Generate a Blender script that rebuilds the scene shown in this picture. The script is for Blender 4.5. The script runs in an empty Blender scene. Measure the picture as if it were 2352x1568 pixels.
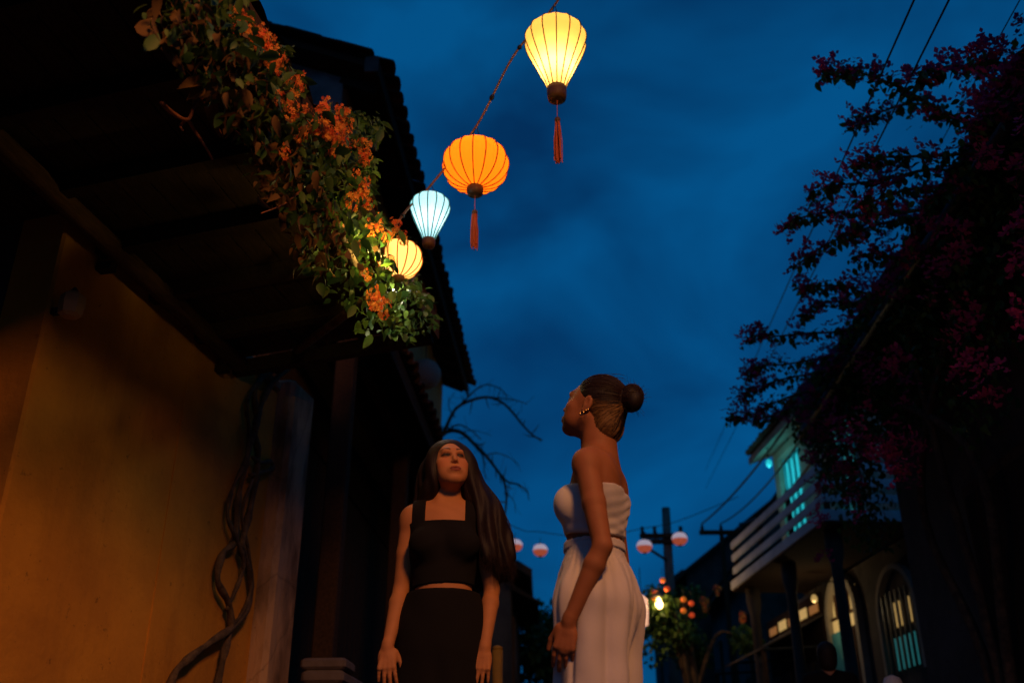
import bpy, math, random
import numpy as np
from math import sin, cos, pi, radians, sqrt, atan2, tan
from mathutils import Vector, Matrix

random.seed(7)
rng = np.random.default_rng(7)
scene = bpy.context.scene
COL = scene.collection

# ------------------------------------------------------------------ camera
PITCH, YAW, CAMZ = radians(25.6), radians(1.67), 0.25
cam_data = bpy.data.cameras.new('camera')
cam_data.lens = 35.0
cam_data.sensor_width = 36.0
cam_data.clip_start = 0.05
cam_data.clip_end = 1500.0
cam_data.dof.use_dof = True
cam_data.dof.focus_distance = 4.1
cam_data.dof.aperture_fstop = 2.0
cam = bpy.data.objects.new('camera', cam_data)
cam.location = (0, 0, CAMZ)
cam.rotation_euler = (radians(90) + PITCH, 0, YAW)
COL.objects.link(cam)
scene.camera = cam

# ------------------------------------------------------------------ world: dusk sky with thin cloud
world = bpy.data.worlds.new('World')
scene.world = world
world.use_nodes = True
wn, wl = world.node_tree.nodes, world.node_tree.links
wn.clear()
w_out = wn.new('ShaderNodeOutputWorld')
w_bg = wn.new('ShaderNodeBackground')
w_sky = wn.new('ShaderNodeTexSky')
w_sky.sky_type = 'NISHITA'
w_sky.sun_disc = False
w_sky.sun_elevation = radians(-1.5)
w_sky.sun_rotation = radians(180)
w_sky.ozone_density = 6.0
w_sky.air_density = 1.0
w_sky.dust_density = 0.3
w_tc = wn.new('ShaderNodeTexCoord')
w_map = wn.new('ShaderNodeMapping')
w_map.inputs['Scale'].default_value = (1.7, 1.1, 2.6)
w_map.inputs['Rotation'].default_value = (0.3, 0.5, 0.7)
w_n = wn.new('ShaderNodeTexNoise')
w_n.inputs['Scale'].default_value = 2.1
w_n.inputs['Detail'].default_value = 4.0
w_n.inputs['Roughness'].default_value = 0.5
w_n.inputs['Distortion'].default_value = 0.35
w_ramp = wn.new('ShaderNodeValToRGB')
w_ramp.color_ramp.elements[0].position = 0.36
w_ramp.color_ramp.elements[0].color = (0.001, 0.032, 0.100, 1)
w_ramp.color_ramp.elements[1].position = 0.66
w_ramp.color_ramp.elements[1].color = (0.001, 0.096, 0.272, 1)
w_mix = wn.new('ShaderNodeMix')
w_mix.data_type = 'RGBA'
w_mix.blend_type = 'MIX'
w_mix.inputs[0].default_value = 0.82          # thin even cloud deck over the clear dusk sky
w_tint = wn.new('ShaderNodeMix')
w_tint.data_type = 'RGBA'
w_tint.blend_type = 'MULTIPLY'
w_tint.inputs[0].default_value = 1.0
w_tint.inputs[7].default_value = (0.02, 0.30, 0.62, 1)
wl.new(w_tc.outputs['Generated'], w_map.inputs['Vector'])
wl.new(w_map.outputs['Vector'], w_n.inputs['Vector'])
wl.new(w_n.outputs['Fac'], w_ramp.inputs['Fac'])
wl.new(w_sky.outputs['Color'], w_tint.inputs[6])
wl.new(w_tint.outputs[2], w_mix.inputs[6])
wl.new(w_ramp.outputs['Color'], w_mix.inputs[7])
wl.new(w_mix.outputs[2], w_bg.inputs['Color'])
w_bg.inputs['Strength'].default_value = 1.0
wl.new(w_bg.outputs['Background'], w_out.inputs['Surface'])

# the last of the daylight: a very weak, very soft sun behind the camera
sun_data = bpy.data.lights.new('sun', 'SUN')
sun_data.energy = 0.02
sun_data.angle = radians(25)
sun_data.color = (0.75, 0.85, 1.0)
sun = bpy.data.objects.new('sun', sun_data)
sun.rotation_euler = (radians(70), 0, 0)
COL.objects.link(sun)

scene.view_settings.view_transform = 'Standard'
scene.view_settings.look = 'None'
scene.view_settings.exposure = 0.0
scene.view_settings.gamma = 1.0
scene.view_settings.use_curve_mapping = False
scene.render.engine = 'CYCLES'
scene.cycles.use_denoising = True
scene.cycles.max_bounces = 6
scene.cycles.sample_clamp_indirect = 4.0

# ------------------------------------------------------------------ photograph pixels (2352 wide) -> points in the street
FPX = 35.0 / 36.0 * 2352.0
_R = np.array([cos(YAW), sin(YAW), 0.0])
_F = np.array([-sin(YAW) * cos(PITCH), cos(YAW) * cos(PITCH), sin(PITCH)])
_U = np.array([sin(YAW) * sin(PITCH), -cos(YAW) * sin(PITCH), cos(PITCH)])
C0 = np.array([0.0, 0.0, CAMZ])

def ray(px, py):
    return _F + _R * ((px - 1176.0) / FPX) + _U * ((784.0 - py) / FPX)

def at_range(px, py, r):                      # horizontal distance r from the camera
    d = ray(px, py)
    return C0 + d * (r / math.hypot(d[0], d[1]))

def at_y(px, py, y):                          # on the plane Y = y
    d = ray(px, py)
    return C0 + d * (y / d[1])

class Frame:
    """A house front: s runs along the front away from the camera, p is the distance to the left of the camera's own line."""
    def __init__(self, az):
        a = radians(az)
        self.rot = pi / 2 - a
        self.d = np.array([sin(a), cos(a), 0.0])
        self.l = np.array([-cos(a), sin(a), 0.0])
    def __call__(self, s, p, z):
        return self.d * s + self.l * p + np.array([0, 0, z])
    def on_p(self, px, py, p):                # pixel -> world point on the plane at offset p
        r = ray(px, py)
        t = p / r.dot(self.l)
        return C0 + r * t
    def sp(self, w):
        return np.array([w.dot(self.d), w.dot(self.l), w[2]])

# ------------------------------------------------------------------ objects
def thing(name, label, cat, loc=(0, 0, 0), rotz=0.0, group=None):
    o = bpy.data.objects.new(name, None)
    COL.objects.link(o)
    o.empty_display_size = 0.1
    o.location = tuple(float(v) for v in loc)
    o.rotation_euler = (0, 0, rotz)
    o['label'] = label
    o['category'] = cat
    if group:
        o['group'] = group
    return o

def tag(o, label, cat, group=None):
    o['label'] = label
    o['category'] = cat
    if group:
        o['group'] = group
    return o

def mesh_data(name, V, F, smooth=False):
    me = bpy.data.meshes.new(name)
    if isinstance(F, np.ndarray):
        n, k = F.shape
        me.vertices.add(len(V))
        me.vertices.foreach_set('co', np.asarray(V, dtype=np.float32).ravel())
        me.loops.add(n * k)
        me.loops.foreach_set('vertex_index', F.astype(np.int32).ravel())
        me.polygons.add(n)
        me.polygons.foreach_set('loop_start', np.arange(0, n * k, k, dtype=np.int32))
        me.polygons.foreach_set('loop_total', np.full(n, k, dtype=np.int32))
        me.update(calc_edges=True)
    else:
        me.from_pydata([tuple(map(float, v)) for v in V], [], F)
        me.update()
    if smooth:
        me.polygons.foreach_set('use_smooth', np.ones(len(me.polygons), dtype=bool))
    return me

def link(name, me, mat, parent=None, loc=None):
    if mat is not None and not me.materials:
        me.materials.append(mat)
    o = bpy.data.objects.new(name, me)
    COL.objects.link(o)
    if parent is not None:
        o.parent = parent
    if loc is not None:
        o.location = tuple(float(v) for v in loc)
    return o

class MB:
    """Collects boxes, tubes and turned shapes and links them as ONE mesh object."""
    def __init__(self):
        self.V, self.F = [], []
    def add(self, V, F):
        b = len(self.V)
        self.V.extend([np.asarray(v, float) for v in V])
        self.F.extend([tuple(i + b for i in f) for f in F])
        return self
    def box(self, x0, x1, y0, y1, z0, z1, bev=0.0):
        if bev <= 0:
            V = [(x, y, z) for z in (z0, z1) for y in (y0, y1) for x in (x0, x1)]
            F = [(0, 2, 3, 1), (4, 5, 7, 6), (0, 1, 5, 4), (2, 6, 7, 3), (0, 4, 6, 2), (1, 3, 7, 5)]
            return self.add(V, F)
        b = bev
        V = []
        for (z, i) in ((z0, b), (z0 + b, 0), (z1 - b, 0), (z1, b)):
            xs0, xs1, ys0, ys1 = x0 + i, x1 - i, y0 + i, y1 - i
            V += [(xs0 + b, ys0, z), (xs1 - b, ys0, z), (xs1, ys0 + b, z), (xs1, ys1 - b, z),
                  (xs1 - b, ys1, z), (xs0 + b, ys1, z), (xs0, ys1 - b, z), (xs0, ys0 + b, z)]
        F = [tuple(reversed(range(8))), tuple(range(24, 32))]
        for k in range(3):
            for i in range(8):
                j = (i + 1) % 8
                F.append((k * 8 + i, k * 8 + j, k * 8 + 8 + j, k * 8 + 8 + i))
        return self.add(V, F)
    def beam(self, a, b, w, h, up=(0, 0, 1)):            # a bar of section w x h from a to b
        a, b = np.asarray(a, float), np.asarray(b, float)
        d = (b - a) / np.linalg.norm(b - a)
        u = np.asarray(up, float)
        sdir = np.cross(d, u); sdir /= np.linalg.norm(sdir)
        u = np.cross(sdir, d)
        V = [q + sdir * sx * w / 2 + u * sy * h / 2 for q in (a, b) for sx, sy in ((-1, -1), (1, -1), (1, 1), (-1, 1))]
        return self.add(V, [(3, 2, 1, 0), (4, 5, 6, 7), (0, 1, 5, 4), (1, 2, 6, 5), (2, 3, 7, 6), (3, 0, 4, 7)])
    def tube(self, pts, r, n=8, cap=True):
        P = [np.asarray(p, float) for p in pts]
        m = len(P)
        rr = [r] * m if np.isscalar(r) else list(r)
        V, F = [], []
        ref = None
        for i in range(m):
            t = P[min(i + 1, m - 1)] - P[max(i - 1, 0)]
            t = t / (np.linalg.norm(t) + 1e-12)
            if ref is None:
                ref = np.array([0, 0, 1.0]) if abs(t[2]) < 0.9 else np.array([1.0, 0, 0])
            a = np.cross(t, ref); a /= np.linalg.norm(a) + 1e-12
            b = np.cross(t, a)
            ref = -b if False else np.cross(a, t)
            for k in range(n):
                th = 2 * pi * k / n
                V.append(P[i] + (a * cos(th) + b * sin(th)) * rr[i])
        for i in range(m - 1):
            for k in range(n):
                k2 = (k + 1) % n
                F.append((i * n + k, i * n + k2, (i + 1) * n + k2, (i + 1) * n + k))
        if cap:
            F.append(tuple(range(n - 1, -1, -1)))
            F.append(tuple((m - 1) * n + k for k in range(n)))
        return self.add(V, F)
    def lathe(self, prof, c=(0, 0, 0), n=16, cap=True):
        V, F = [], []
        for (r, z) in prof:
            for k in range(n):
                th = 2 * pi * k / n
                V.append((c[0] + r * cos(th), c[1] + r * sin(th), c[2] + z))
        m = len(prof)
        for i in range(m - 1):
            for k in range(n):
                k2 = (k + 1) % n
                F.append((i * n + k, i * n + k2, (i + 1) * n + k2, (i + 1) * n + k))
        if cap:
            F.append(tuple(range(n - 1, -1, -1)))
            F.append(tuple((m - 1) * n + k for k in range(n)))
        return self.add(V, F)
    def prism(self, poly, axis, a0, a1):                  # polygon in the two other axes, swept along axis
        n = len(poly)
        V = []
        for a in (a0, a1):
            for (u, v) in poly:
                V.append({0: (a, u, v), 1: (u, a, v), 2: (u, v, a)}[axis])
        F = [tuple(range(n - 1, -1, -1)), tuple(range(n, 2 * n))]
        for i in range(n):
            j = (i + 1) % n
            F.append((i, j, n + j, n + i))
        return self.add(V, F)
    def build(self, name, mat, parent=None, off=(0, 0, 0), smooth=False):
        o = np.asarray(off, float)
        me = mesh_data(name, [v - o for v in self.V], self.F, smooth)
        return link(name, me, mat, parent)

def catmull(pts, n=6):
    P = [np.asarray(p, float) for p in pts]
    P = [2 * P[0] - P[1]] + P + [2 * P[-1] - P[-2]]
    out = []
    for i in range(1, len(P) - 2):
        for k in range(n):
            t = k / n
            a, b, c, d = P[i - 1], P[i], P[i + 1], P[i + 2]
            out.append(0.5 * ((2 * b) + (-a + c) * t + (2 * a - 5 * b + 4 * c - d) * t * t + (-a + 3 * b - 3 * c + d) * t ** 3))
    out.append(P[-2])
    return out

# ------------------------------------------------------------------ materials
MATS = {}
def mat(name, col=(0.5, 0.5, 0.5), rough=0.8, noise=None, bump=0.0, bscale=40.0, spec=0.3, col2=None, nscale=6.0, detail=6.0,
        lo=0.35, hi=0.65, stretch=None, translucent=0.0, emit=None, estr=0.0, attr=None, metal=0.0, sheen=0.0, sss=0.0):
    m = bpy.data.materials.new(name)
    m.use_nodes = True
    nt = m.node_tree
    N, L = nt.nodes, nt.links
    N.clear()
    out = N.new('ShaderNodeOutputMaterial')
    bs = N.new('ShaderNodeBsdfPrincipled')
    bs.inputs['Base Color'].default_value = (*col, 1)
    bs.inputs['Roughness'].default_value = rough
    bs.inputs['Specular IOR Level'].default_value = spec
    bs.inputs['Metallic'].default_value = metal
    if sheen:
        bs.inputs['Sheen Weight'].default_value = sheen
    if sss:
        bs.inputs['Subsurface Weight'].default_value = sss
        bs.inputs['Subsurface Radius'].default_value = (0.012, 0.004, 0.002)
        bs.inputs['Subsurface Scale'].default_value = 1.0
    tc = N.new('ShaderNodeTexCoord')
    vec = tc.outputs['Object']
    if stretch:
        mp = N.new('ShaderNodeMapping')
        mp.inputs['Scale'].default_value = stretch
        L.new(vec, mp.inputs['Vector'])
        vec = mp.outputs['Vector']
    colour = None
    if attr:
        an = N.new('ShaderNodeAttribute')
        an.attribute_name = attr
        colour = an.outputs['Color']
    if col2 is not None:
        nz = N.new('ShaderNodeTexNoise')
        nz.inputs['Scale'].default_value = nscale
        nz.inputs['Detail'].default_value = detail
        nz.inputs['Roughness'].default_value = 0.6
        L.new(vec, nz.inputs['Vector'])
        rp = N.new('ShaderNodeValToRGB')
        rp.color_ramp.elements[0].position = lo
        rp.color_ramp.elements[0].color = (*col, 1)
        rp.color_ramp.elements[1].position = hi
        rp.color_ramp.elements[1].color = (*col2, 1)
        L.new(nz.outputs['Fac'], rp.inputs['Fac'])
        colour = rp.outputs['Color']
    if colour is not None:
        L.new(colour, bs.inputs['Base Color'])
    if bump > 0:
        nb = N.new('ShaderNodeTexNoise')
        nb.inputs['Scale'].default_value = bscale
        nb.inputs['Detail'].default_value = 5.0
        L.new(vec, nb.inputs['Vector'])
        bp = N.new('ShaderNodeBump')
        bp.inputs['Strength'].default_value = bump
        bp.inputs['Distance'].default_value = 0.02
        L.new(nb.outputs['Fac'], bp.inputs['Height'])
        L.new(bp.outputs['Normal'], bs.inputs['Normal'])
    sh = bs.outputs['BSDF']
    if translucent > 0:
        tr = N.new('ShaderNodeBsdfTranslucent')
        tr.inputs['Color'].default_value = (*col, 1)
        if colour is not None:
            L.new(colour, tr.inputs['Color'])
        mx = N.new('ShaderNodeMixShader')
        mx.inputs[0].default_value = translucent
        L.new(sh, mx.inputs[1])
        L.new(tr.outputs['BSDF'], mx.inputs[2])
        sh = mx.outputs[0]
    if emit is not None:
        em = N.new('ShaderNodeEmission')
        em.inputs['Color'].default_value = (*emit, 1)
        em.inputs['Strength'].default_value = estr
        ad = N.new('ShaderNodeAddShader')
        L.new(sh, ad.inputs[0])
        L.new(em.outputs[0], ad.inputs[1])
        sh = ad.outputs[0]
    L.new(sh, out.inputs['Surface'])
    MATS[name] = m
    return m

M_wall = mat('ochre_stucco', (0.60, 0.245, 0.024), 0.95, col2=(0.38, 0.14, 0.016), nscale=1.3, detail=8, lo=0.4, hi=0.72, bump=0.25, bscale=30)
M_pillar = mat('weathered_whitewash', (0.44, 0.26, 0.15), 0.95, col2=(0.16, 0.085, 0.045), nscale=3.2, detail=8, lo=0.42, hi=0.6, bump=0.5, bscale=18, stretch=(1.4, 1.4, 0.45))
M_wood = mat('dark_timber', (0.05, 0.028, 0.018), 0.95, spec=0.08, col2=(0.03, 0.018, 0.012), nscale=9, bump=0.3, bscale=25, stretch=(1, 6, 6))
M_wood2 = mat('brown_timber', (0.12, 0.06, 0.032), 0.95, spec=0.08, col2=(0.07, 0.035, 0.02), nscale=7, bump=0.3, bscale=25, stretch=(1, 6, 6))
M_tile = mat('old_clay_tile', (0.09, 0.045, 0.03), 0.95, spec=0.08, col2=(0.04, 0.03, 0.026), nscale=5, bump=0.4, bscale=30)
M_grey = mat('grey_plaster', (0.22, 0.19, 0.18), 0.95, col2=(0.09, 0.07, 0.06), nscale=2.6, bump=0.3, bscale=24)
M_stone = mat('worn_stone', (0.13, 0.10, 0.10), 0.9, col2=(0.08, 0.06, 0.06), nscale=4, bump=0.4, bscale=26)
M_asphalt = mat('asphalt', (0.05, 0.05, 0.052), 0.9, col2=(0.035, 0.035, 0.036), nscale=3, bump=0.4, bscale=120)
M_paving = mat('paving', (0.2, 0.18, 0.16), 0.9, col2=(0.13, 0.12, 0.11), nscale=3, bump=0.3, bscale=60)
M_whitewash = mat('white_render', (0.62, 0.62, 0.62), 0.9, col2=(0.45, 0.45, 0.45), nscale=2.5, bump=0.2, bscale=30)
M_beige = mat('beige_render', (0.40, 0.33, 0.24), 0.95, col2=(0.28, 0.22, 0.16), nscale=2.2, bump=0.2, bscale=30)
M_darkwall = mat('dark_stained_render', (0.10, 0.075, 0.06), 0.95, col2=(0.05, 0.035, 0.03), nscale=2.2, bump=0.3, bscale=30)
M_metal = mat('dark_iron', (0.04, 0.04, 0.045), 0.5, metal=0.6)
M_wire = mat('black_cable', (0.015, 0.012, 0.012), 0.6)
M_rope = mat('lantern_rope', (0.30, 0.19, 0.10), 0.9, col2=(0.16, 0.08, 0.05), nscale=60, bump=0.6, bscale=200)
M_brownwood = mat('turned_wood', (0.10, 0.045, 0.02), 0.55, bump=0.2, bscale=60)
M_tassel = mat('red_tassel_thread', (0.45, 0.09, 0.03), 0.85)
M_turq = mat('turquoise_paint', (0.10, 0.42, 0.45), 0.6, col2=(0.07, 0.33, 0.37), nscale=5)
M_bark = mat('bark', (0.13, 0.075, 0.04), 0.95, col2=(0.05, 0.03, 0.02), nscale=14, bump=0.6, bscale=40)
M_pole = mat('concrete_pole', (0.16, 0.14, 0.12), 0.9, col2=(0.10, 0.09, 0.08), nscale=6, bump=0.3, bscale=40)
M_leaf = [mat('leaf_green', (0.06, 0.115, 0.02), 0.55, translucent=0.4, col2=(0.09, 0.15, 0.025), nscale=3),
          mat('leaf_deep_green', (0.022, 0.065, 0.016), 0.5, translucent=0.3, col2=(0.04, 0.09, 0.02), nscale=3),
          mat('leaf_dry', (0.16, 0.075, 0.02), 0.85, translucent=0.25, col2=(0.09, 0.05, 0.02), nscale=3)]
M_flower = mat('orange_petal', (0.80, 0.11, 0.03), 0.7, translucent=0.4, col2=(0.80, 0.36, 0.06), nscale=18, lo=0.4, hi=0.6)
M_bract = mat('magenta_bract', (0.55, 0.035, 0.15), 0.7, translucent=0.4, col2=(0.40, 0.025, 0.11), nscale=12)

def weather(m, streak=(1.0, 1.0, 0.18), dark=(0.10, 0.045, 0.015), amount=0.75, crack=True):
    """old limewash: run-down damp streaks, blotches and hairline cracks over the material's own colour"""
    nt = m.node_tree; N, L = nt.nodes, nt.links
    bs = next(n for n in N if n.type == 'BSDF_PRINCIPLED')
    src = bs.inputs['Base Color'].links[0].from_socket
    tc = N.new('ShaderNodeTexCoord')
    mp = N.new('ShaderNodeMapping'); mp.inputs['Scale'].default_value = streak
    L.new(tc.outputs['Object'], mp.inputs['Vector'])
    n1 = N.new('ShaderNodeTexNoise'); n1.inputs['Scale'].default_value = 3.4; n1.inputs['Detail'].default_value = 9; n1.inputs['Roughness'].default_value = 0.68
    L.new(mp.outputs['Vector'], n1.inputs['Vector'])
    r1 = N.new('ShaderNodeMapRange'); r1.inputs[1].default_value = 0.50; r1.inputs[2].default_value = 0.78; r1.inputs[3].default_value = 0.0; r1.inputs[4].default_value = amount
    L.new(n1.outputs['Fac'], r1.inputs[0])
    m1 = N.new('ShaderNodeMix'); m1.data_type = 'RGBA'; m1.inputs[7].default_value = (*dark, 1)
    L.new(r1.outputs[0], m1.inputs[0]); L.new(src, m1.inputs[6])
    outc = m1.outputs[2]
    n2 = N.new('ShaderNodeTexNoise'); n2.inputs['Scale'].default_value = 22; n2.inputs['Detail'].default_value = 6; n2.inputs['Roughness'].default_value = 0.7
    L.new(tc.outputs['Object'], n2.inputs['Vector'])
    r2 = N.new('ShaderNodeMapRange'); r2.inputs[1].default_value = 0.63; r2.inputs[2].default_value = 0.70; r2.inputs[3].default_value = 0.0; r2.inputs[4].default_value = 0.55
    L.new(n2.outputs['Fac'], r2.inputs[0])
    m2 = N.new('ShaderNodeMix'); m2.data_type = 'RGBA'; m2.inputs[7].default_value = (dark[0] * .6, dark[1] * .7, dark[2] * .8, 1)
    L.new(r2.outputs[0], m2.inputs[0]); L.new(outc, m2.inputs[6])
    outc = m2.outputs[2]
    if crack:
        v = N.new('ShaderNodeTexVoronoi'); v.feature = 'DISTANCE_TO_EDGE'; v.inputs['Scale'].default_value = 0.9
        n3 = N.new('ShaderNodeTexNoise'); n3.inputs['Scale'].default_value = 3.0; n3.inputs['Detail'].default_value = 8
        L.new(tc.outputs['Object'], n3.inputs['Vector'])
        mx = N.new('ShaderNodeMix'); mx.data_type = 'RGBA'; mx.inputs[0].default_value = 0.14
        L.new(tc.outputs['Object'], mx.inputs[6]); L.new(n3.outputs['Color'], mx.inputs[7])
        L.new(mx.outputs[2], v.inputs['Vector'])
        r3 = N.new('ShaderNodeMapRange'); r3.inputs[1].default_value = 0.0; r3.inputs[2].default_value = 0.008; r3.inputs[3].default_value = 0.3; r3.inputs[4].default_value = 0.0
        L.new(v.outputs['Distance'], r3.inputs[0])
        m3 = N.new('ShaderNodeMix'); m3.data_type = 'RGBA'; m3.inputs[7].default_value = (dark[0] * .4, dark[1] * .4, dark[2] * .4, 1)
        L.new(r3.outputs[0], m3.inputs[0]); L.new(outc, m3.inputs[6])
        outc = m3.outputs[2]
    L.new(outc, bs.inputs['Base Color'])
weather(M_wall, amount=0.45, dark=(0.16, 0.06, 0.012), crack=False)
weather(M_pillar, (1.0, 1.0, 0.35), (0.045, 0.03, 0.02), 0.8)
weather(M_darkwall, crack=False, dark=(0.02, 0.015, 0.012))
weather(M_bark, (6, 6, 1.2), (0.02, 0.012, 0.008), 0.9, False)

# ================================================================== the setting
g = MB().add([(-300, -300, 0), (300, -300, 0), (300, 600, 0), (-300, 600, 0)], [(0, 1, 2, 3)]).build('street_ground', M_asphalt)
g['kind'] = 'structure'
b = MB().box(-2.35, -1.45, -8, 60, 0.004, 0.13, 0.02).build('pavement', M_paving); b['kind'] = 'structure'
b = MB().box(2.35, 3.6, -8, 60, 0.004, 0.13, 0.02).build('pavement', M_paving); b['kind'] = 'structure'

def curved_tile(w=0.2, l=0.34, t=0.016, n=6):
    """half-round clay tile, running along +y (down the slope), hump up"""
    V, F = [], []
    for (rad, y) in ((w / 2, 0), (w / 2 * 0.9, l)):
        for rr in (rad, rad - t):
            for k in range(n + 1):
                th = pi * k / n
                V.append((rr * cos(th), y, rr * sin(th) * 0.62))
    m = n + 1
    o0, i0, o1, i1 = 0, m, 2 * m, 3 * m
    for k in range(n):
        F += [(o0 + k, o0 + k + 1, o1 + k + 1, o1 + k), (i0 + k + 1, i0 + k, i1 + k, i1 + k + 1),
              (o0 + k + 1, o0 + k, i0 + k, i0 + k + 1), (o1 + k, o1 + k + 1, i1 + k + 1, i1 + k)]
    F += [(o0, o1, i1, i0), (o0 + n, i0 + n, i1 + n, o1 + n)]
    return mesh_data('clay_tile', V, F, True)

TILE = curved_tile()
TILE.materials.append(M_tile)

def place_tiles(house, off, s0, s1, p_e, z_e, slope, sgn, step=0.21, name='eave_tile'):
    """row of separate half-round tiles along the eave; sgn=+1: the roof rises towards larger p"""
    n = int((s1 - s0) / step)
    for i in range(n):
        s = s0 + (i + 0.5) * step
        o = link(name, TILE, None, house)
        o.location = (s - off[0], p_e - off[1] - sgn * 0.03 + random.uniform(-.014, .014), z_e - off[2] + random.uniform(-.006, .008))
        o.rotation_euler = (slope * 1.0 + random.uniform(-.03, .03), 0, (0 if sgn > 0 else pi) + random.uniform(-.03, .03))

def corrugated(s0, s1, p0, z0, p1, z1, step=0.21, rows=8, lift=0.02):
    """the tiled field of a roof: half-round rows with stepped courses, joined"""
    V, F = [], []
    n = int((s1 - s0) / step) * 6
    R = rows * 2
    for j in range(R + 1):
        f = (j // 2 + (1 if j % 2 else 0)) / rows if j % 2 == 0 else (j // 2 + 1) / rows
        f = min(f, 1.0)
        st = 0.022 if j % 2 == 0 else 0.0
        for i in range(n + 1):
            s = s0 + (s1 - s0) * i / n
            ph = (i / 6.0) % 1.0
            h = abs(sin(pi * ph)) * 0.055
            V.append((s, p0 + (p1 - p0) * f, z0 + (z1 - z0) * f + h + st + lift))
    for j in range(R):
        for i in range(n):
            a = j * (n + 1) + i
            F.append((a, a + 1, a + n + 2, a + n + 1))
    return V, F

# ------------------------------------------------------------------ the ochre house with the deep eave (left, near)
F1 = Frame(10.0)
S0 = (4.5, 2.9, 0.0)
h1 = thing('ochre_house', 'ochre stuccoed house with deep low eave carrying the flowering vine', 'house', F1(*S0), F1.rot)
WALL_P, EAVE_P, EAVE_Z = 2.75, 1.5, 2.85
ROOF_END = 5.0
PITCH1 = 0.42
def soff1(p): return EAVE_Z - (p - EAVE_P) * 0.085          # flat boarded ceiling under the eave
def roof1(p): return EAVE_Z + (p - EAVE_P) * PITCH1
m = MB()
m.box(3.35, 5.66, WALL_P, WALL_P + 0.24, 0, soff1(WALL_P) + 0.05, 0.012)
w1 = m.build('wall', M_wall, h1, S0)
MB().box(4.53, 4.56, WALL_P - 0.006, WALL_P + 0.02, 0, soff1(WALL_P) - 0.01).build('plaster_joint', M_wall, h1, S0)
# return wall, recessed doorway and far wing
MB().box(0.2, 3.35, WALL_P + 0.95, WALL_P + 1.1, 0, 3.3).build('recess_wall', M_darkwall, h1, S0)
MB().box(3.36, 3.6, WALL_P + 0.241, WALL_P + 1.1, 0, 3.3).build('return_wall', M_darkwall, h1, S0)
for i in range(9):
    s = 0.75 + i * 0.27
    MB().box(s, s + 0.255, WALL_P + 0.9, WALL_P + 0.948, 0.1, 2.3, 0.008).build('door_plank', M_wood, h1, S0)
MB().box(0.65, 3.25, WALL_P + 0.86, WALL_P + 0.95, 2.305, 2.5).build('lintel', M_wood, h1, S0)
MB().box(-1.4, 0.2, WALL_P, WALL_P + 0.24, 0, soff1(WALL_P) + 0.05).build('wall', M_wall, h1, S0)
# weathered pillar at the end of the wall, with a plinth and a necking
m = MB()
m.box(5.66, 6.02, 2.64, 3.0, 0.0, 2.9, 0.03)
pil = m.build('pillar', M_pillar, h1, S0)
MB().box(5.62, 6.06, 2.60, 3.04, 0.0, 0.32, 0.025).build('plinth', M_pillar, pil, S0)
# soffit boards and rafters, fascia
MB().box(ROOF_END + 0.02, 5.655, WALL_P - 0.02, WALL_P + 0.26, soff1(WALL_P) + 0.054, soff1(WALL_P) + 0.12, 0.01).build('coping', M_pillar, h1, S0)
for i in range(16):
    p = EAVE_P + i * 0.135
    z = soff1(p)
    dz = -0.13 * 0.085
    m = MB().add([(-1.4, p, z), (ROOF_END, p, z), (ROOF_END, p + 0.128, z + dz), (-1.4, p + 0.128, z + dz),
                  (-1.4, p, z + 0.025), (ROOF_END, p, z + 0.025), (ROOF_END, p + 0.128, z + 0.025 + dz), (-1.4, p + 0.128, z + 0.025 + dz)],
                 [(3, 2, 1, 0), (4, 5, 6, 7), (0, 1, 5, 4), (2, 3, 7, 6), (1, 2, 6, 5), (0, 4, 7, 3)])
    m.build('soffit_board', M_wood, h1, S0)
for i in range(14):
    s = -1.2 + i * 0.48
    MB().beam((s, EAVE_P + 0.02, EAVE_Z - 0.05), (s, WALL_P - 0.002, soff1(WALL_P) - 0.05), 0.06, 0.085).build('joist', M_wood, h1, S0)
MB().box(-1.4, ROOF_END + 0.02, EAVE_P - 0.03, EAVE_P - 0.004, EAVE_Z - 0.09, EAVE_Z + 0.05).build('fascia', M_wood, h1, S0)
V, F = corrugated(-1.4, ROOF_END, EAVE_P - 0.02, EAVE_Z + 0.04, 5.4, EAVE_Z + 0.04 + 3.92 * PITCH1, rows=13)
rf = MB().add(V, F).build('roof_tiles', M_tile, h1, S0); rf['kind'] = 'stuff'
place_tiles(h1, S0, -1.4, ROOF_END, EAVE_P + 0.08, EAVE_Z + 0.07, math.atan(PITCH1), 1)
MB().prism([(EAVE_P, EAVE_Z + 0.03), (5.3, soff1(3.6) + 0.05), (5.3, roof1(5.3) - 0.01), (EAVE_P, EAVE_Z + 0.04)], 0, ROOF_END - 0.1, ROOF_END - 0.02).build('gable_wall', M_darkwall, h1, S0)
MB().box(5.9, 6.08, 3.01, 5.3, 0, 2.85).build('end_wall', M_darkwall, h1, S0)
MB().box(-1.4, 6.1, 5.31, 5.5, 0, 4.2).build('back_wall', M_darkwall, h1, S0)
# long brown beam on the wall under the eave
m = MB().tube([(-1.2, 2.655, 2.70), (4.92, 2.655, 2.665)], 0.05, 10)
bm_ = m.build('eave_beam', M_wood2, h1, S0, True)
for s in (0.4, 2.0, 3.6, 4.8):
    MB().box(s, s + 0.05, 2.67, 2.749, 2.58, 2.62).build('bracket', M_wood, bm_, S0)

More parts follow.
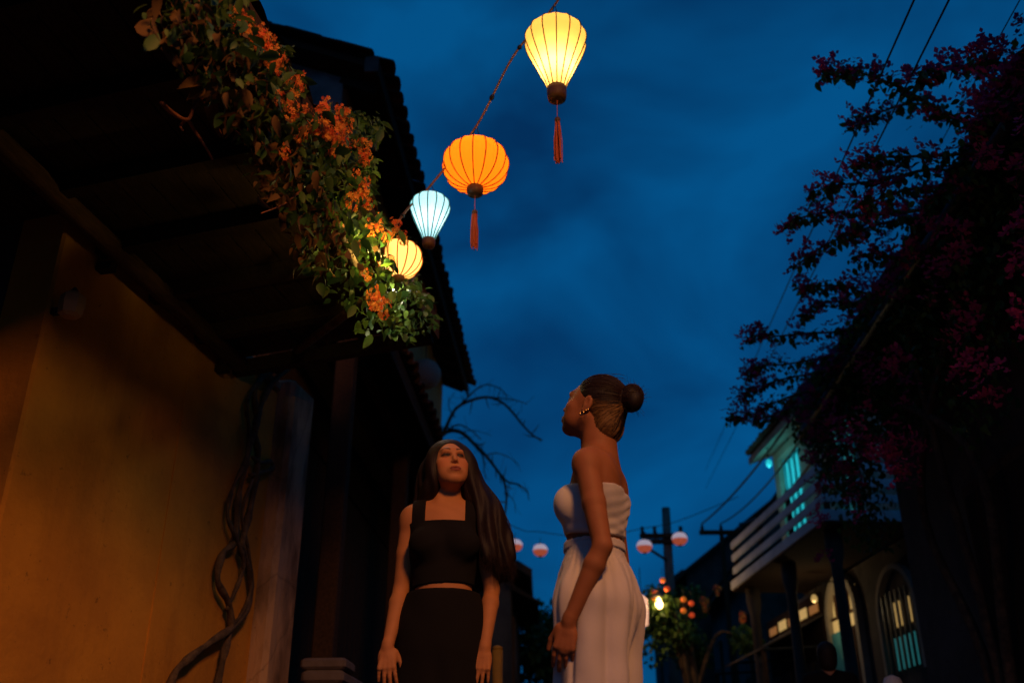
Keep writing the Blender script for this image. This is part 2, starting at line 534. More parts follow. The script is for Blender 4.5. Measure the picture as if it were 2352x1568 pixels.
# small hexagonal wall lamp, not lit, above the corner of the wall
q = F1.sp(F1.on_p(165, 700, 2.66))
wl_ = thing('wall_lamp', 'small unlit hexagonal lamp on the dark upper corner of the ochre wall', 'lamp', F1(q[0], q[1], q[2] - 0.06), F1.rot)
M_lampglass = mat('frosted_lamp_glass', (0.42, 0.24, 0.10), 0.5, spec=0.4)
MB().lathe([(0.03, 0.0), (0.05, 0.012), (0.056, 0.06), (0.052, 0.1), (0.03, 0.118)], n=6).build('glass', M_lampglass, wl_)
MB().lathe([(0.014, 0.118), (0.016, 0.13), (0.006, 0.145)], n=8).build('cap', M_metal, wl_)
MB().box(-0.012, 0.012, 0.03, 0.09, 0.02, 0.05).build('bracket', M_metal, wl_)

# ------------------------------------------------------------------ the tall dark house behind it (left)
F2 = Frame(2.2)
S2 = (10.0, 2.2, 0.0)
h2 = thing('tall_timber_house', 'tall dark tiled house behind the vine with a projecting street eave', 'house', F2(*S2), F2.rot)
E2P, E2Z, P2 = 1.65, 6.18, 0.40
def roof2(p): return E2Z + (p - E2P) * P2
SA, SB = 6.75, 14.1
MB().box(SA + 0.425, SB - 0.2, 2.0, 2.22, 3.6, roof2(2.0) - 0.02, 0.01).build('upper_wall', mat('dull_ochre_render', (0.33, 0.19, 0.06), 0.95, col2=(0.2, 0.11, 0.04), nscale=1.6, bump=0.2, bscale=30), h2, S2)  # upper wall in a duller ochre, two randomly mixed tones
MB().prism([(2.0, 3.75), (2.23, 3.75), (2.23, 0.0), (7.6, 0.0), (7.6, roof2(5.0) - 0.6 * 0.4 - 0.9), (5.0, roof2(5.0) - 0.03), (2.0, roof2(2.0) - 0.03)], 0, SA + 0.22, SA + 0.42).build('gable_wall', M_grey, h2, S2)
MB().prism([(2.23, 0.0), (7.6, 0.0), (7.6, roof2(5.0) - 1.2), (5.0, roof2(5.0) - 0.03), (2.23, roof2(2.23) - 0.03)], 0, SB - 0.42, SB - 0.24).build('far_gable_wall', M_grey, h2, S2)
# roof slab with tiles
m = MB().prism([(E2P, E2Z), (5.0, roof2(5.0)), (8.2, roof2(5.0) - 3.2 * 0.4), (8.2, roof2(5.0) - 3.2 * 0.4 + 0.07), (5.0, roof2(5.0) + 0.07), (E2P, E2Z + 0.07)], 0, SA, SB)
m.build('roof_deck', M_wood, h2, S2)
V, F = corrugated(SA, SB, E2P - 0.02, E2Z + 0.07, 5.0, roof2(5.0) + 0.07, rows=11)
rf = MB().add(V, F).build('roof_tiles', M_tile, h2, S2); rf['kind'] = 'stuff'
place_tiles(h2, S2, SA, SB, E2P - 0.09, E2Z + 0.085, math.atan(P2), 1)
# verge: a line of tiles bedded along the near gable edge
for i in range(15):
    p = E2P + 0.05 + i * 0.235
    o = link('verge_tile', TILE, None, h2)
    o.location = (SA - 0.01 - S2[0], p - S2[1], roof2(p) + 0.10)
    o.rotation_euler = (math.atan(P2) + random.uniform(-.05, .05), 0, random.uniform(-.06, .06))
MB().box(SA - 0.03, SA - 0.004, E2P - 0.02, E2P + 0.1, E2Z - 0.05, E2Z + 0.12).build('verge_end', M_darkwall, h2, S2)
for i in range(15):
    s = SA + 0.25 + i * 0.49
    MB().beam((s, E2P + 0.03, E2Z - 0.05), (s, 2.02, roof2(2.02) - 0.05), 0.07, 0.09).build('rafter', M_wood, h2, S2)
MB().box(SA, SB, E2P - 0.028, E2P - 0.003, E2Z - 0.08, E2Z + 0.075).build('fascia', M_wood, h2, S2)
# porch roof at half height
PEP, PEZ, PP = 1.4, 3.52, 0.42
def porch(p): return PEZ + (p - PEP) * PP
m = MB().prism([(PEP, PEZ), (1.996, porch(1.996)), (1.996, porch(1.996) + 0.06), (PEP, PEZ + 0.06)], 0, 6.5, 13.9)
m.build('porch_deck', M_wood, h2, S2)
V, F = corrugated(6.5, 13.9, PEP - 0.02, PEZ + 0.06, 1.99, porch(1.99) + 0.06, rows=3)
rf = MB().add(V, F).build('porch_tiles', M_tile, h2, S2); rf['kind'] = 'stuff'
place_tiles(h2, S2, 6.5, 13.9, PEP - 0.06, PEZ + 0.07, math.atan(PP), 1, name='porch_tile')
MB().box(6.5, 13.9, PEP - 0.026, PEP - 0.003, PEZ - 0.1, PEZ + 0.05).build('porch_fascia', M_wood, h2, S2)
for p, zz in ((1.62, -0.09), (1.9, -0.1)):
    MB().box(6.5, 13.9, p, p + 0.09, porch(p) + zz - 0.06, porch(p) + zz + 0.06).build('purlin', M_wood2, h2, S2)
for i in range(16):
    s = 6.6 + i * 0.48
    MB().beam((s, PEP + 0.02, PEZ - 0.03), (s, 1.99, porch(1.99) - 0.03), 0.05, 0.055).build('porch_rafter', M_wood, h2, S2)
for s in (6.6, 9.0, 11.4, 13.8):
    m = MB().box(s - 0.07, s + 0.07, 1.6, 1.74, 0.13, 3.46, 0.012)
    c = m.build('porch_post', M_wood, h2, S2)
    MB().box(s - 0.12, s + 0.12, 1.55, 1.79, 0.0, 0.129, 0.015).build('post_base', M_stone, c, S2)
for i in range(34):
    s = 6.62 + i * 0.214
    MB().box(s, s + 0.206, 2.24, 2.285, 0.3, 3.1, 0.006).build('door_plank', M_wood, h2, S2)
MB().box(6.5, 13.9, 2.22, 2.32, 3.105, 3.58).build('door_head', M_wood, h2, S2)
MB().box(6.5, 13.9, 2.2, 2.34, 0.0, 0.295).build('threshold', M_stone, h2, S2)
MB().box(6.5, 13.8, 2.33, 2.5, 0.0, 6.0).build('inner_wall', M_darkwall, h2, S2)
# low parapet beside the pillar
lp = thing('porch_parapet', 'low pale stone parapet at the foot of the weathered pillar', 'parapet', F2(7.0, 1.55, 0), F2.rot)
MB().box(6.2, 8.2, 1.46, 1.66, 0, 0.98, 0.02).build('wall', M_stone, lp, (7.0, 1.55, 0))
MB().box(6.16, 8.24, 1.43, 1.69, 0.984, 1.06, 0.018).build('coping', M_stone, lp, (7.0, 1.55, 0))
MB().box(6.16, 6.44, 1.42, 1.70, 1.064, 1.13, 0.015).build('end_block', M_stone, lp, (7.0, 1.55, 0))

# ------------------------------------------------------------------ the house under the bougainvillea (right, near)
F3 = Frame(0.0)
S3 = (6.0, -4.0, 0.0)
h3 = thing('shuttered_house', 'dark shuttered house on the near right beneath the bougainvillea', 'house', F3(*S3), F3.rot)
E3P, E3Z, P3 = -2.72, 3.8, 0.45
def roof3(p): return E3Z + (E3P - p) * P3
MB().box(0.5, 9.3, -3.62, -3.4, 0, roof3(-3.5) - 0.05, 0.01).build('wall', M_darkwall, h3, S3)
MB().prism([(E3P, E3Z), (-6.4, roof3(-6.4)), (-6.4, roof3(-6.4) + 0.06), (E3P, E3Z + 0.06)], 0, 0.3, 9.6).build('roof_deck', M_wood, h3, S3)
MB().prism([(-3.63, 0), (-6.4, 0), (-6.4, roof3(-6.4) - 0.01), (-3.63, roof3(-3.63) - 0.01)], 0, 9.1, 9.28).build('gable_wall', M_darkwall, h3, S3)
MB().prism([(-3.63, 0), (-6.4, 0), (-6.4, roof3(-6.4) - 0.01), (-3.63, roof3(-3.63) - 0.01)], 0, 0.5, 0.7).build('gable_wall', M_darkwall, h3, S3)
V, F = corrugated(0.3, 9.6, E3P + 0.02, E3Z + 0.06, -6.4, roof3(-6.4) + 0.06, rows=12)
rf = MB().add(V, F).build('roof_tiles', M_tile, h3, S3); rf['kind'] = 'stuff'
place_tiles(h3, S3, 0.3, 9.6, E3P + 0.09, E3Z + 0.07, math.atan(P3), -1)
MB().tube([(0.3, E3P + 0.07, E3Z - 0.03), (9.6, E3P + 0.07, E3Z - 0.05)], 0.045, 8).build('gutter', M_metal, h3, S3, True)
for i in range(18):
    s = 0.5 + i * 0.49
    MB().beam((s, E3P - 0.02, E3Z - 0.05), (s, -3.42, roof3(-3.42) - 0.05), 0.06, 0.08).build('rafter', M_wood, h3, S3)
for (a, bb) in ((1.2, 2.6), (3.6, 5.0), (6.2, 7.6)):
    fr = MB().box(a - 0.1, bb + 0.1, -3.39, -3.33, 0.13, 2.6).build('door', M_wood2, h3, S3)
    nb = 6
    for k in range(nb):
        x0 = a + (bb - a) * k / nb
        MB().box(x0 + 0.006, x0 + (bb - a) / nb - 0.006, -3.325, -3.29, 0.2, 2.5, 0.006).build('shutter_plank', M_wood, fr, S3)

# ------------------------------------------------------------------ the house with the white balcony (right, middle)
F4 = Frame(-5.8)
S4 = (14.0, -6.0, 0.0)
h4 = thing('balcony_house', 'two-storey house with blue-white slatted balcony and turquoise lit window', 'house', F4(*S4), F4.rot)
BF, BW, FL, WB = -4.57, -5.77, 3.62, -6.02
SN, SF = 11.5, 16.3
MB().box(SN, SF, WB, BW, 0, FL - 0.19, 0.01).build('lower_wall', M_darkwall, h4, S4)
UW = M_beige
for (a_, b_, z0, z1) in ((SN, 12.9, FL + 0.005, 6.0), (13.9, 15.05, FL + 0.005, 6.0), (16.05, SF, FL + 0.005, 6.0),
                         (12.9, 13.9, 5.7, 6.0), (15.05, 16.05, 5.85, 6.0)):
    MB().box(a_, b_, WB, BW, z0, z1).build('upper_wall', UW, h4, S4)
MB().box(SN, SN + 0.2, -9.5, WB - 0.01, 0, 6.3).build('side_wall', M_darkwall, h4, S4)
MB().box(SF - 0.2, SF, -9.5, WB - 0.01, 0, 6.3).build('side_wall', M_darkwall, h4, S4)
MB().box(SN + 0.21, SF - 0.21, -7.1, -7.0, 0.0, 6.1).build('back_wall', M_darkwall, h4, S4)
MB().box(SN + 0.21, SF - 0.21, -6.99, WB - 0.01, FL - 0.15, FL - 0.02).build('upper_floor', M_grey, h4, S4)
sl = MB().box(11.4, 15.5, BW + 0.003, BF, FL - 0.14, FL, 0.01).build('balcony_slab', M_whitewash, h4, S4)
MB().box(11.42, 15.48, BW + 0.01, BF - 0.02, FL - 0.165, FL - 0.144).build('soffit_shade', M_wood, sl, S4)  # dark sheet added under the slab, its colour standing in for shade
for k in range(3):
    z = FL + 0.10 + k * 0.20
    MB().box(11.45, 15.45, BF - 0.075, BF - 0.04, z, z + 0.105, 0.006).build('rail', M_whitewash, sl, S4)
    MB().box(11.43, 11.465, BW + 0.01, BF - 0.08, z, z + 0.105, 0.006).build('rail', M_whitewash, sl, S4)
for s in (11.49, 12.8, 14.1, 15.4):
    MB().box(s - 0.045, s + 0.045, BF - 0.13, BF - 0.078, FL + 0.002, FL + 0.66, 0.006).build('rail_post', M_wood, sl, S4)
for s in (11.8, 13.5, 15.2):
    m = MB().lathe([(0.12, 0.0), (0.12, 0.2), (0.08, 0.26), (0.07, 3.05), (0.1, 3.15), (0.11, 3.25), (0.11, FL - 0.17)], (s, BF - 0.25, 0), 14)
    m.build('column', M_darkwall, h4, S4, True)
MB().prism([(-5.4, 5.9), (-9.6, 7.5), (-9.6, 7.6), (-5.4, 6.02)], 0, SN - 0.2, SF + 0.2).build('roof_deck', M_beige, h4, S4)
V, F = corrugated(SN - 0.2, SF + 0.2, -5.38, 6.02, -9.6, 7.6, rows=12)
rf = MB().add(V, F).build('roof_tiles', M_tile, h4, S4); rf['kind'] = 'stuff'
place_tiles(h4, S4, SN - 0.2, SF + 0.2, -5.33, 6.03, 0.36, -1)
# lit openings: turquoise room light behind barred doors
M_turqlit = mat('turquoise_lit_pane', (0.05, 0.2, 0.22), 0.4, emit=(0.02, 0.55, 0.62), estr=0.9)
M_yellit = mat('yellow_lit_pane', (0.3, 0.22, 0.1), 0.4, emit=(1.0, 0.62, 0.2), estr=0.42)
M_dimlit = mat('dim_turquoise_pane', (0.05, 0.15, 0.17), 0.4, emit=(0.05, 0.4, 0.42), estr=0.22)
for (a_, b_, z1, mm) in ((15.05, 16.05, 5.85, M_turqlit), (12.9, 13.9, 5.7, M_dimlit)):
    dr = MB().box(a_, b_, BW - 0.18, BW - 0.14, FL + 0.01, z1).build('window', M_turq, h4, S4)
    for k in range(4):
        x0 = a_ + (b_ - a_) * k / 4
        for (za, zb) in ((FL + 0.2, FL + 0.75), (FL + 0.85, z1 - 0.6), (z1 - 0.53, z1 - 0.08)):
            MB().box(x0 + 0.035, x0 + (b_ - a_) / 4 - 0.035, BW - 0.135, BW - 0.12, za, zb).build('pane', mm, dr, S4)
    for k in range(5):
        x0 = a_ + (b_ - a_) * k / 4
        MB().box(max(a_, x0 - 0.025), min(b_, x0 + 0.025), BW - 0.117, BW - 0.08, FL + 0.02, z1 - 0.002).build('mullion', M_turq, dr, S4)
# ground floor: arched doorway with one turquoise leaf open, lit fanlight
def arch_ring(s0, s1, z0, zs, p0, p1, t=0.1, n=12):
    m = MB()
    cx, r = (s0 + s1) / 2, (s1 - s0) / 2
    V, F = [], []
    pts = [(s0, z0), (s0, zs)] + [(cx - r * cos(pi * k / n), zs + r * sin(pi * k / n)) for k in range(1, n)] + [(s1, zs), (s1, z0)]
    ip = [(s0 + t, z0), (s0 + t, zs)] + [(cx - (r - t) * cos(pi * k / n), zs + (r - t) * sin(pi * k / n)) for k in range(1, n)] + [(s1 - t, zs), (s1 - t, z0)]
    q = len(pts)
    for p in (p0, p1):
        V += [(s, p, z) for s, z in pts] + [(s, p, z) for s, z in ip]
    for k in range(q - 1):
        F += [(k, k + 1, q + k + 1, q + k), (2 * q + k + 1, 2 * q + k, 3 * q + k, 3 * q + k + 1),
              (k + 1, k, 2 * q + k, 2 * q + k + 1), (q + k, q + k + 1, 3 * q + k + 1, 3 * q + k)]
    return m.add(V, F)
dp = BW
D0, D1 = 13.45, 14.6
dr = arch_ring(D0, D1, 0.0, 2.85, dp + 0.002, dp + 0.1).build('arched_doorway', M_beige, h4, S4)
MB().box(D0 + 0.6, D1 - 0.1, dp + 0.02, dp + 0.07, 0.02, 2.66).build('door_leaf', M_turq, dr, S4)
for k in range(2):
    MB().box(D0 + 0.64 + 0.2 * k, D0 + 0.81 + 0.2 * k, dp + 0.071, dp + 0.085, 0.3, 2.5, 0.004).build('door_panel', M_turq, dr, S4)
for k in range(4):
    MB().box(D0 + 0.12 + 0.12 * k, D0 + 0.155 + 0.12 * k, dp + 0.03, dp + 0.06, 0.02, 2.66).build('door_bar', M_wood2, dr, S4)
MB().box(D0 + 0.101, D1 - 0.101, dp + 0.012, dp + 0.03, 2.68, 2.84).build('transom', M_yellit, dr, S4)
MB().box(D0 + 0.101, D1 - 0.101, dp + 0.032, dp + 0.05, 2.842, 2.88).build('transom_bar', M_wood2, dr, S4)
for k in (-1, 0, 1):
    MB().box((D0 + D1) / 2 - 0.02 + k * 0.24, (D0 + D1) / 2 + 0.02 + k * 0.24, dp + 0.034, dp + 0.06, 2.882, 3.28 - abs(k) * 0.1).build('fan_bar', M_wood2, dr, S4)
MB().box(D0 + 0.12, D1 - 0.12, dp + 0.005, dp + 0.011, 2.882, 3.2).build('fanlight', M_yellit, dr, S4)
wn_ = arch_ring(11.7, 12.85, 1.85, 2.6, dp + 0.002, dp + 0.09, 0.07).build('arched_window', M_beige, h4, S4)
for k in range(7):
    x0 = 11.82 + k * 0.14
    MB().box(x0, x0 + 0.028, dp + 0.05, dp + 0.075, 1.87, 2.85).build('window_bar', M_metal, wn_, S4)
for k in range(6):
    x0 = 11.86 + k * 0.14
    MB().box(x0, x0 + 0.08, dp + 0.01, dp + 0.024, 1.92, 2.3).build('pane', M_dimlit, wn_, S4)
    if k in (0, 1, 3, 4):
        MB().box(x0 + 0.01, x0 + 0.065, dp + 0.01, dp + 0.024, 2.42, 2.72 if k else 2.6).build('pane', M_yellit, wn_, S4)
# awning in front of the shopfront, lit from inside
AO = (15.6, -5.4, 2.5)
aw = thing('shop_awning', 'dark sloping shop awning left of the turquoise door', 'awning', F4(*AO), F4.rot)
MB().add([(14.75, -5.75, 3.0), (17.6, -5.75, 3.0), (17.6, -4.75, 2.5), (14.75, -4.75, 2.5), (14.75, -5.75, 3.03), (17.6, -5.75, 3.03), (17.6, -4.75, 2.53), (14.75, -4.75, 2.53)],
         [(3, 2, 1, 0), (4, 5, 6, 7), (0, 1, 5, 4), (1, 2, 6, 5), (2, 3, 7, 6), (3, 0, 4, 7)]).build('canvas', M_darkwall, aw, AO)
for s in (14.8, 16.2, 17.55):
    MB().tube([(s, -5.74, 2.55), (s, -4.77, 2.49)], 0.018, 6).build('strut', M_metal, aw, AO)
for s in (14.85, 17.5):
    MB().tube([(s, -4.78, 0.13), (s, -4.78, 2.495)], 0.035, 8).build('post', M_wood2, aw, AO)
SO = (16.2, -5.7, 0.2)
sc = thing('lit_shopfront', 'shopfront glowing orange and yellow under the dark awning', 'shopfront', F4(*SO), F4.rot)
MB().box(14.85, 17.5, -5.765, -5.73, 0.2, 3.35).build('frame', M_wood, sc, SO)
M_orlit = mat('orange_lit_pane', (0.3, 0.12, 0.05), 0.4, emit=(1.0, 0.40, 0.09), estr=0.2)
for k in range(5):
    x0 = 14.95 + k * 0.5
    MB().box(x0, x0 + 0.36, -5.725, -5.71, 3.08, 3.2 + 0.03 * (k % 2)).build('pane', (M_orlit, M_yellit)[k % 2], sc, SO)
    MB().box(x0, x0 + 0.42, -5.725, -5.71, 0.4, 2.4).build('pane', M_darkwall, sc, SO)

# ------------------------------------------------------------------ houses further down the street
def far_house(name, label, fr, s0, s1, pf, ze, ridge, depth, sgn, wallmat, nwin=3, lit=None, over=0.35):
    off = ((s0 + s1) / 2, pf + sgn * depth / 2, 0)
    h = thing(name, label, 'house', fr(*off), fr.rot)
    p1 = pf + sgn * depth
    pm = pf + sgn * depth / 2
    lo_, hi_ = min(pf, p1), max(pf, p1)
    MB().box(s0, s1, lo_, hi_, 0, ze, 0.01).build('wall', wallmat, h, off)
    e0, e1 = pf - sgn * over, p1 + sgn * over
    sl = (ridge - ze) / abs(pm - pf)
    z_e = ze - over * sl
    MB().prism([(e0, z_e), (pm, ridge), (e1, z_e), (e1, z_e + 0.1), (pm, ridge + 0.1), (e0, z_e + 0.1)], 0, s0 - 0.3, s1 + 0.3).build('roof', M_tile, h, off)
    MB().prism([(pf, ze), (p1, ze), (pm, ridge - 0.02)], 0, s0 + 0.01, s1 - 0.01).build('gable', wallmat, h, off)
    MB().tube([(s0 - 0.3, pm, ridge + 0.12), (s1 + 0.3, pm, ridge + 0.12)], 0.09, 8).build('ridge', M_tile, h, off)
    for i in range(int((s1 - s0 + 0.6) / 0.3)):
        o = link('eave_tile', TILE, None, h)
        o.location = (s0 - 0.15 + i * 0.3 - off[0], e0 - off[1], z_e + 0.09)
        o.rotation_euler = (math.atan(sl), 0, 0 if sgn > 0 else pi)
        o.scale = (1.4, 1, 1.3)
    for i in range(nwin):
        a = s0 + (s1 - s0) * (i + 0.25) / nwin
        wv = (s1 - s0) / nwin * 0.45
        ww = MB().box(a, a + wv, *(sorted((pf - sgn * 0.005, pf - sgn * 0.05))), ze * 0.55, ze * 0.82).build('window', M_wood2, h, off)
        for k in range(2):
            MB().box(a + wv * (0.08 + 0.48 * k), a + wv * (0.44 + 0.48 * k), *(sorted((pf - sgn * 0.052, pf - sgn * 0.07))), ze * 0.57, ze * 0.8).build('pane', lit or M_darkwall, ww, off)
    return h
FH = Frame(0.0)
far_house('row_house', 'low dark tiled house beyond the balcony house', FH, 20.8, 26.0, -4.3, 5.0, 6.6, 5.0, -1, M_darkwall)
far_house('row_house', 'dark gabled house behind the glowing street lamp at the street end', FH, 27.0, 36.0, -3.9, 6.2, 8.3, 5.5, -1, M_darkwall)
h5 = far_house('row_house', 'small dark house whose eave corner shows between the two women', FH, 18.3, 24.0, 0.55, 4.42, 5.9, 4.5, 1, M_darkwall)
MB().prism([(0.548, 4.0), (0.05, 3.76), (0.05, 3.80), (0.548, 4.12)], 0, 18.2, 20.5).build('eave_bracket', M_wood, h5, (21.15, 0.55 + 2.25, 0))

# ================================================================== lanterns on the rope
def lantern(name, label, top, R, prof, nrib, shade_mat, rib_mat, bulb_col, bulb_w, ring_r, ring_h, tassel=0.0, group=None, hook=0.12, rib_r=0.0034,
            scallop=0.035, bulb_z=0.5, small=False, down=0.0):
    """top: the point on the rope; prof: (radius, height) from the bottom ring upwards, in units of R"""
    H = prof[-1][1] * R
    base = np.array([top[0], top[1], top[2] - hook - H])
    o = thing(name, label, 'lantern', base, random.uniform(0, 1), group)
    rs = catmull([(r * R, z * R, 0) for r, z in prof], 5)
    n = nrib * (2 if small else 4)
    V, F = [], []
    for q in rs:
        for k in range(n):
            th = 2 * pi * k / n
            f = abs(sin(th * nrib / 2))               # 0 at the ribs, 1 between them: cloth pulled in between ribs
            rr = q[0] * (1 - scallop * f * (0.4 + 0.6 * min(1, q[0] / R)))
            V.append((rr * cos(th), rr * sin(th), q[1]))
    m = len(rs)
    for i in range(m - 1):
        for k in range(n):
            k2 = (k + 1) % n
            F.append((i * n + k, i * n + k2, (i + 1) * n + k2, (i + 1) * n + k))
    MB().add(V, F).build('shade', shade_mat, o, smooth=True)
    ribs = [np.array([q[0] * 1.004 + 0.001, 0, q[1]]) for q in rs[::2] + [rs[-1]]]
    me = None
    for k in range(nrib):
        if me is None:
            r0 = MB().tube(ribs, rib_r, 5).build('rib', rib_mat, o)
            me = r0.data
        else:
            r1 = link('rib', me, None, o)
            r1.rotation_euler = (0, 0, 2 * pi * k / nrib)
    # turned wooden ring and cap at the bottom, ring at the top
    rg = MB().lathe([(ring_r * 0.55, -ring_h - 0.004), (ring_r * 0.92, -ring_h), (ring_r, -ring_h * 0.7), (ring_r * 1.04, -ring_h * 0.3), (ring_r * 0.98, 0.004)], n=20).build('bottom_ring', M_brownwood, o, smooth=True)
    MB().lathe([(ring_r * 0.95, H - 0.004), (ring_r * 0.95, H + 0.018), (ring_r * 0.4, H + 0.022)], n=16).build('top_ring', M_brownwood, o, smooth=True)
    MB().tube(catmull([(-0.02, 0, H + 0.02), (-0.016, 0, H + hook * 0.55), (0, 0, H + hook), (0.016, 0, H + hook * 0.55), (0.02, 0, H + 0.02)], 4), 0.0025, 5).build('hook', M_wire, o)
    if tassel > 0:
        t = tassel
        tz = -ring_h
        MB().tube([(0, 0, tz), (0, 0, tz - 0.3 * t)], 0.002, 5).build('tassel_cord', M_tassel, o)
        MB().lathe([(0.003, tz - 0.30 * t), (0.013, tz - 0.32 * t), (0.017, tz - 0.35 * t), (0.013, tz - 0.38 * t), (0.006, tz - 0.40 * t)], n=12).build('bead', M_brownwood, o, smooth=True)
        m = MB()
        for k in range(40):
            a = random.uniform(0, 2 * pi)
            r1 = random.uniform(0.003, 0.014)
            r2 = random.uniform(0.004, 0.022)
            L_ = random.uniform(0.93, 1.06)
            m.tube([(r1 * cos(a), r1 * sin(a), tz - 0.39 * t), (r2 * cos(a + .2), r2 * sin(a + .2), tz - 0.7 * t), (r2 * cos(a + .4), r2 * sin(a + .4), tz - L_ * t)], 0.0028, 4)
        m.build('tassel', M_tassel, o)
    if bulb_w > 0:
        ld = bpy.data.lights.new('lantern_bulb', 'POINT')
        ld.energy = bulb_w
        ld.color = bulb_col
        ld.shadow_soft_size = 0.035
        lo_ = bpy.data.objects.new('lantern_bulb', ld)
        COL.objects.link(lo_)
        lo_.parent = o
        lo_.location = (0, 0, H * bulb_z)
    if down > 0:                                # light thrown down through the open bottom ring
        ld = bpy.data.lights.new('lantern_downlight', 'SPOT')
        ld.energy = down; ld.color = bulb_col; ld.shadow_soft_size = 0.02; ld.spot_size = radians(150); ld.spot_blend = 0.6
        lo_ = bpy.data.objects.new('lantern_downlight', ld); COL.objects.link(lo_); lo_.parent = o; lo_.location = (0, 0, -ring_h - 0.012)
    return o

DROP = [(0.27, 0.0), (0.37, 0.26), (0.54, 0.66), (0.71, 1.06), (0.87, 1.44), (0.98, 1.78), (1.0, 2.02), (0.92, 2.26), (0.72, 2.46), (0.44, 2.58), (0.28, 2.6)]
OBL = [(0.24, 0.0), (0.46, 0.06), (0.7, 0.2), (0.89, 0.42), (0.985, 0.68), (1.0, 0.86), (0.97, 1.04), (0.85, 1.27), (0.66, 1.44), (0.42, 1.55), (0.24, 1.58)]
RND = [(0.26, 0.0), (0.5, 0.08), (0.76, 0.3), (0.93, 0.58), (1.0, 0.9), (0.95, 1.2), (0.8, 1.45), (0.55, 1.63), (0.26, 1.7)]

def shade(name, col, emit, e, tr=0.6):
    return mat(name, col, 0.8, translucent=tr, emit=emit, estr=e, spec=0.1)
M_sy = shade('yellow_silk', (0.95, 0.60, 0.16), (1.0, 0.50, 0.05), 0.42, 0.9)
M_so = shade('orange_silk', (0.95, 0.28, 0.03), (1.0, 0.14, 0.003), 0.42, 0.9)
M_sc = shade('pale_blue_silk', (0.72, 0.90, 0.92), (0.20, 0.72, 0.80), 0.6, 0.8)
M_sw = shade('cream_silk', (0.98, 0.66, 0.24), (1.0, 0.42, 0.07), 0.95, 0.85)
M_rib_d = mat('dark_rib', (0.05, 0.025, 0.012), 0.7)
M_rib_r = mat('red_rib', (0.28, 0.03, 0.012), 0.7)
M_rib_t = mat('teal_rib', (0.08, 0.30, 0.28), 0.7)
M_rib_o = mat('amber_rib', (0.50, 0.22, 0.05), 0.7)

# rope: fixed at the far corner of the ochre eave, crosses over the street and on to the right behind the camera
rope_px = [((900, 530), 4.55), ((938, 478), 4.60), ((990, 425), 4.66), ((1094, 290), 4.70), ((1180, 128), 4.52), ((1274, 12), 4.28)]
rope_pts = [at_range(p[0], p[1], r) for p, r in rope_px]
v = rope_pts[-1] - rope_pts[-3]
rope_pts.append(rope_pts[-1] + v * 0.9)
rope_pts.append(rope_pts[-1] + v * 1.3 + np.array([0, 0, 0.15]))
rope_all = catmull(rope_pts, 8)
end = rope_all[-1]
MBr = MB().tube(rope_all, 0.0068, 6)
rope = thing('lantern_rope', 'rope strung from the vine up over the street carrying the lit lanterns', 'rope', rope_pts[0])
MBr.build('cord', M_rope, rope, rope_pts[0], True)
for t in (5, 14, 20, 27, 33):                   # knots and tape where things are tied on
    a_, b_ = rope_all[t], rope_all[t + 1]
    MB().tube([a_, a_ + (b_ - a_) * 0.25, a_ + (b_ - a_) * 0.5], [0.011, 0.015, 0.011], 7).build('knot', M_wire, rope, rope_pts[0], True)
MB().tube([a + np.array([0.006, 0, 0.011]) for a in rope_all], 0.003, 5).build('lamp_flex', M_wire, rope, rope_pts[0], True)

def rope_at(px):                                # point of the rope at image column px
    best = None
    for a in rope_all:
        d = a - C0
        z = d.dot(_F)
        x = 1176 + FPX * d.dot(_R) / z
        if best is None or abs(x - px) < best[0]:
            best = (abs(x - px), a)
    return best[1]
LG = 'lit silk lanterns hanging along the rope'
lantern('silk_lantern', 'topmost yellow teardrop lantern with dark ribs and long tassel', rope_at(1272), 0.172, DROP, 14, M_sy, M_rib_d, (1.0, 0.80, 0.66), 3.1, 0.052, 0.075, 0.39, LG, hook=0.15, bulb_z=0.34)
lantern('silk_lantern', 'round flattened orange lantern with red ribs and a tassel', rope_at(1097), 0.189, OBL, 16, M_so, M_rib_r, (1.0, 0.66, 0.14), 2.3, 0.046, 0.046, 0.34, LG, hook=0.13, bulb_z=0.66)
lantern('silk_lantern', 'pale turquoise-white teardrop lantern between the orange and cream ones', rope_at(989), 0.109, DROP, 14, M_sc, M_rib_t, (1.0, 0.92, 0.95), 0.45, 0.036, 0.042, 0.0, LG, hook=0.075, bulb_z=0.46, down=3.0)
lantern('silk_lantern', 'round cream-orange lantern half hidden in the flowering vine', at_range(921, 540, 4.36), 0.113, RND, 14, M_sw, M_rib_o, (1.0, 0.82, 0.62), 0.75, 0.03, 0.025, 0.0, LG, hook=0.05, bulb_z=0.52, down=9.0)

# little bare bulb on the same flex, in the leaves beside the cream lantern
bq = F1.on_p(870, 588, EAVE_P - 0.14)
fb = thing('bare_bulb', 'tiny bare bulb glowing in the leaves left of the cream lantern', 'bulb', bq)
M_fb = mat('bare_bulb_glass', (0.9, 0.8, 0.5), 0.4, emit=(1.0, 0.66, 0.2), estr=5.0)
MB().lathe([(0.004, -0.016), (0.01, -0.01), (0.012, 0.0), (0.006, 0.012)], n=10).build('glass', M_fb, fb, smooth=True)
MB().lathe([(0.006, 0.012), (0.007, 0.03), (0.003, 0.034)], n=8).build('socket', M_wire, fb)
MB().tube(catmull([(0, 0, 0.033), (0.02, 0.01, 0.12), (0.03, 0.04, 0.2)], 4), 0.002, 4).build('flex', M_wire, fb)
ld = bpy.data.lights.new('bare_bulb_light', 'POINT')
ld.energy = 5.5; ld.color = (1.0, 0.74, 0.18); ld.shadow_soft_size = 0.02
lo_ = bpy.data.objects.new('bare_bulb_light', ld); COL.objects.link(lo_); lo_.parent = fb; lo_.location = (0.0, -0.03, -0.005)

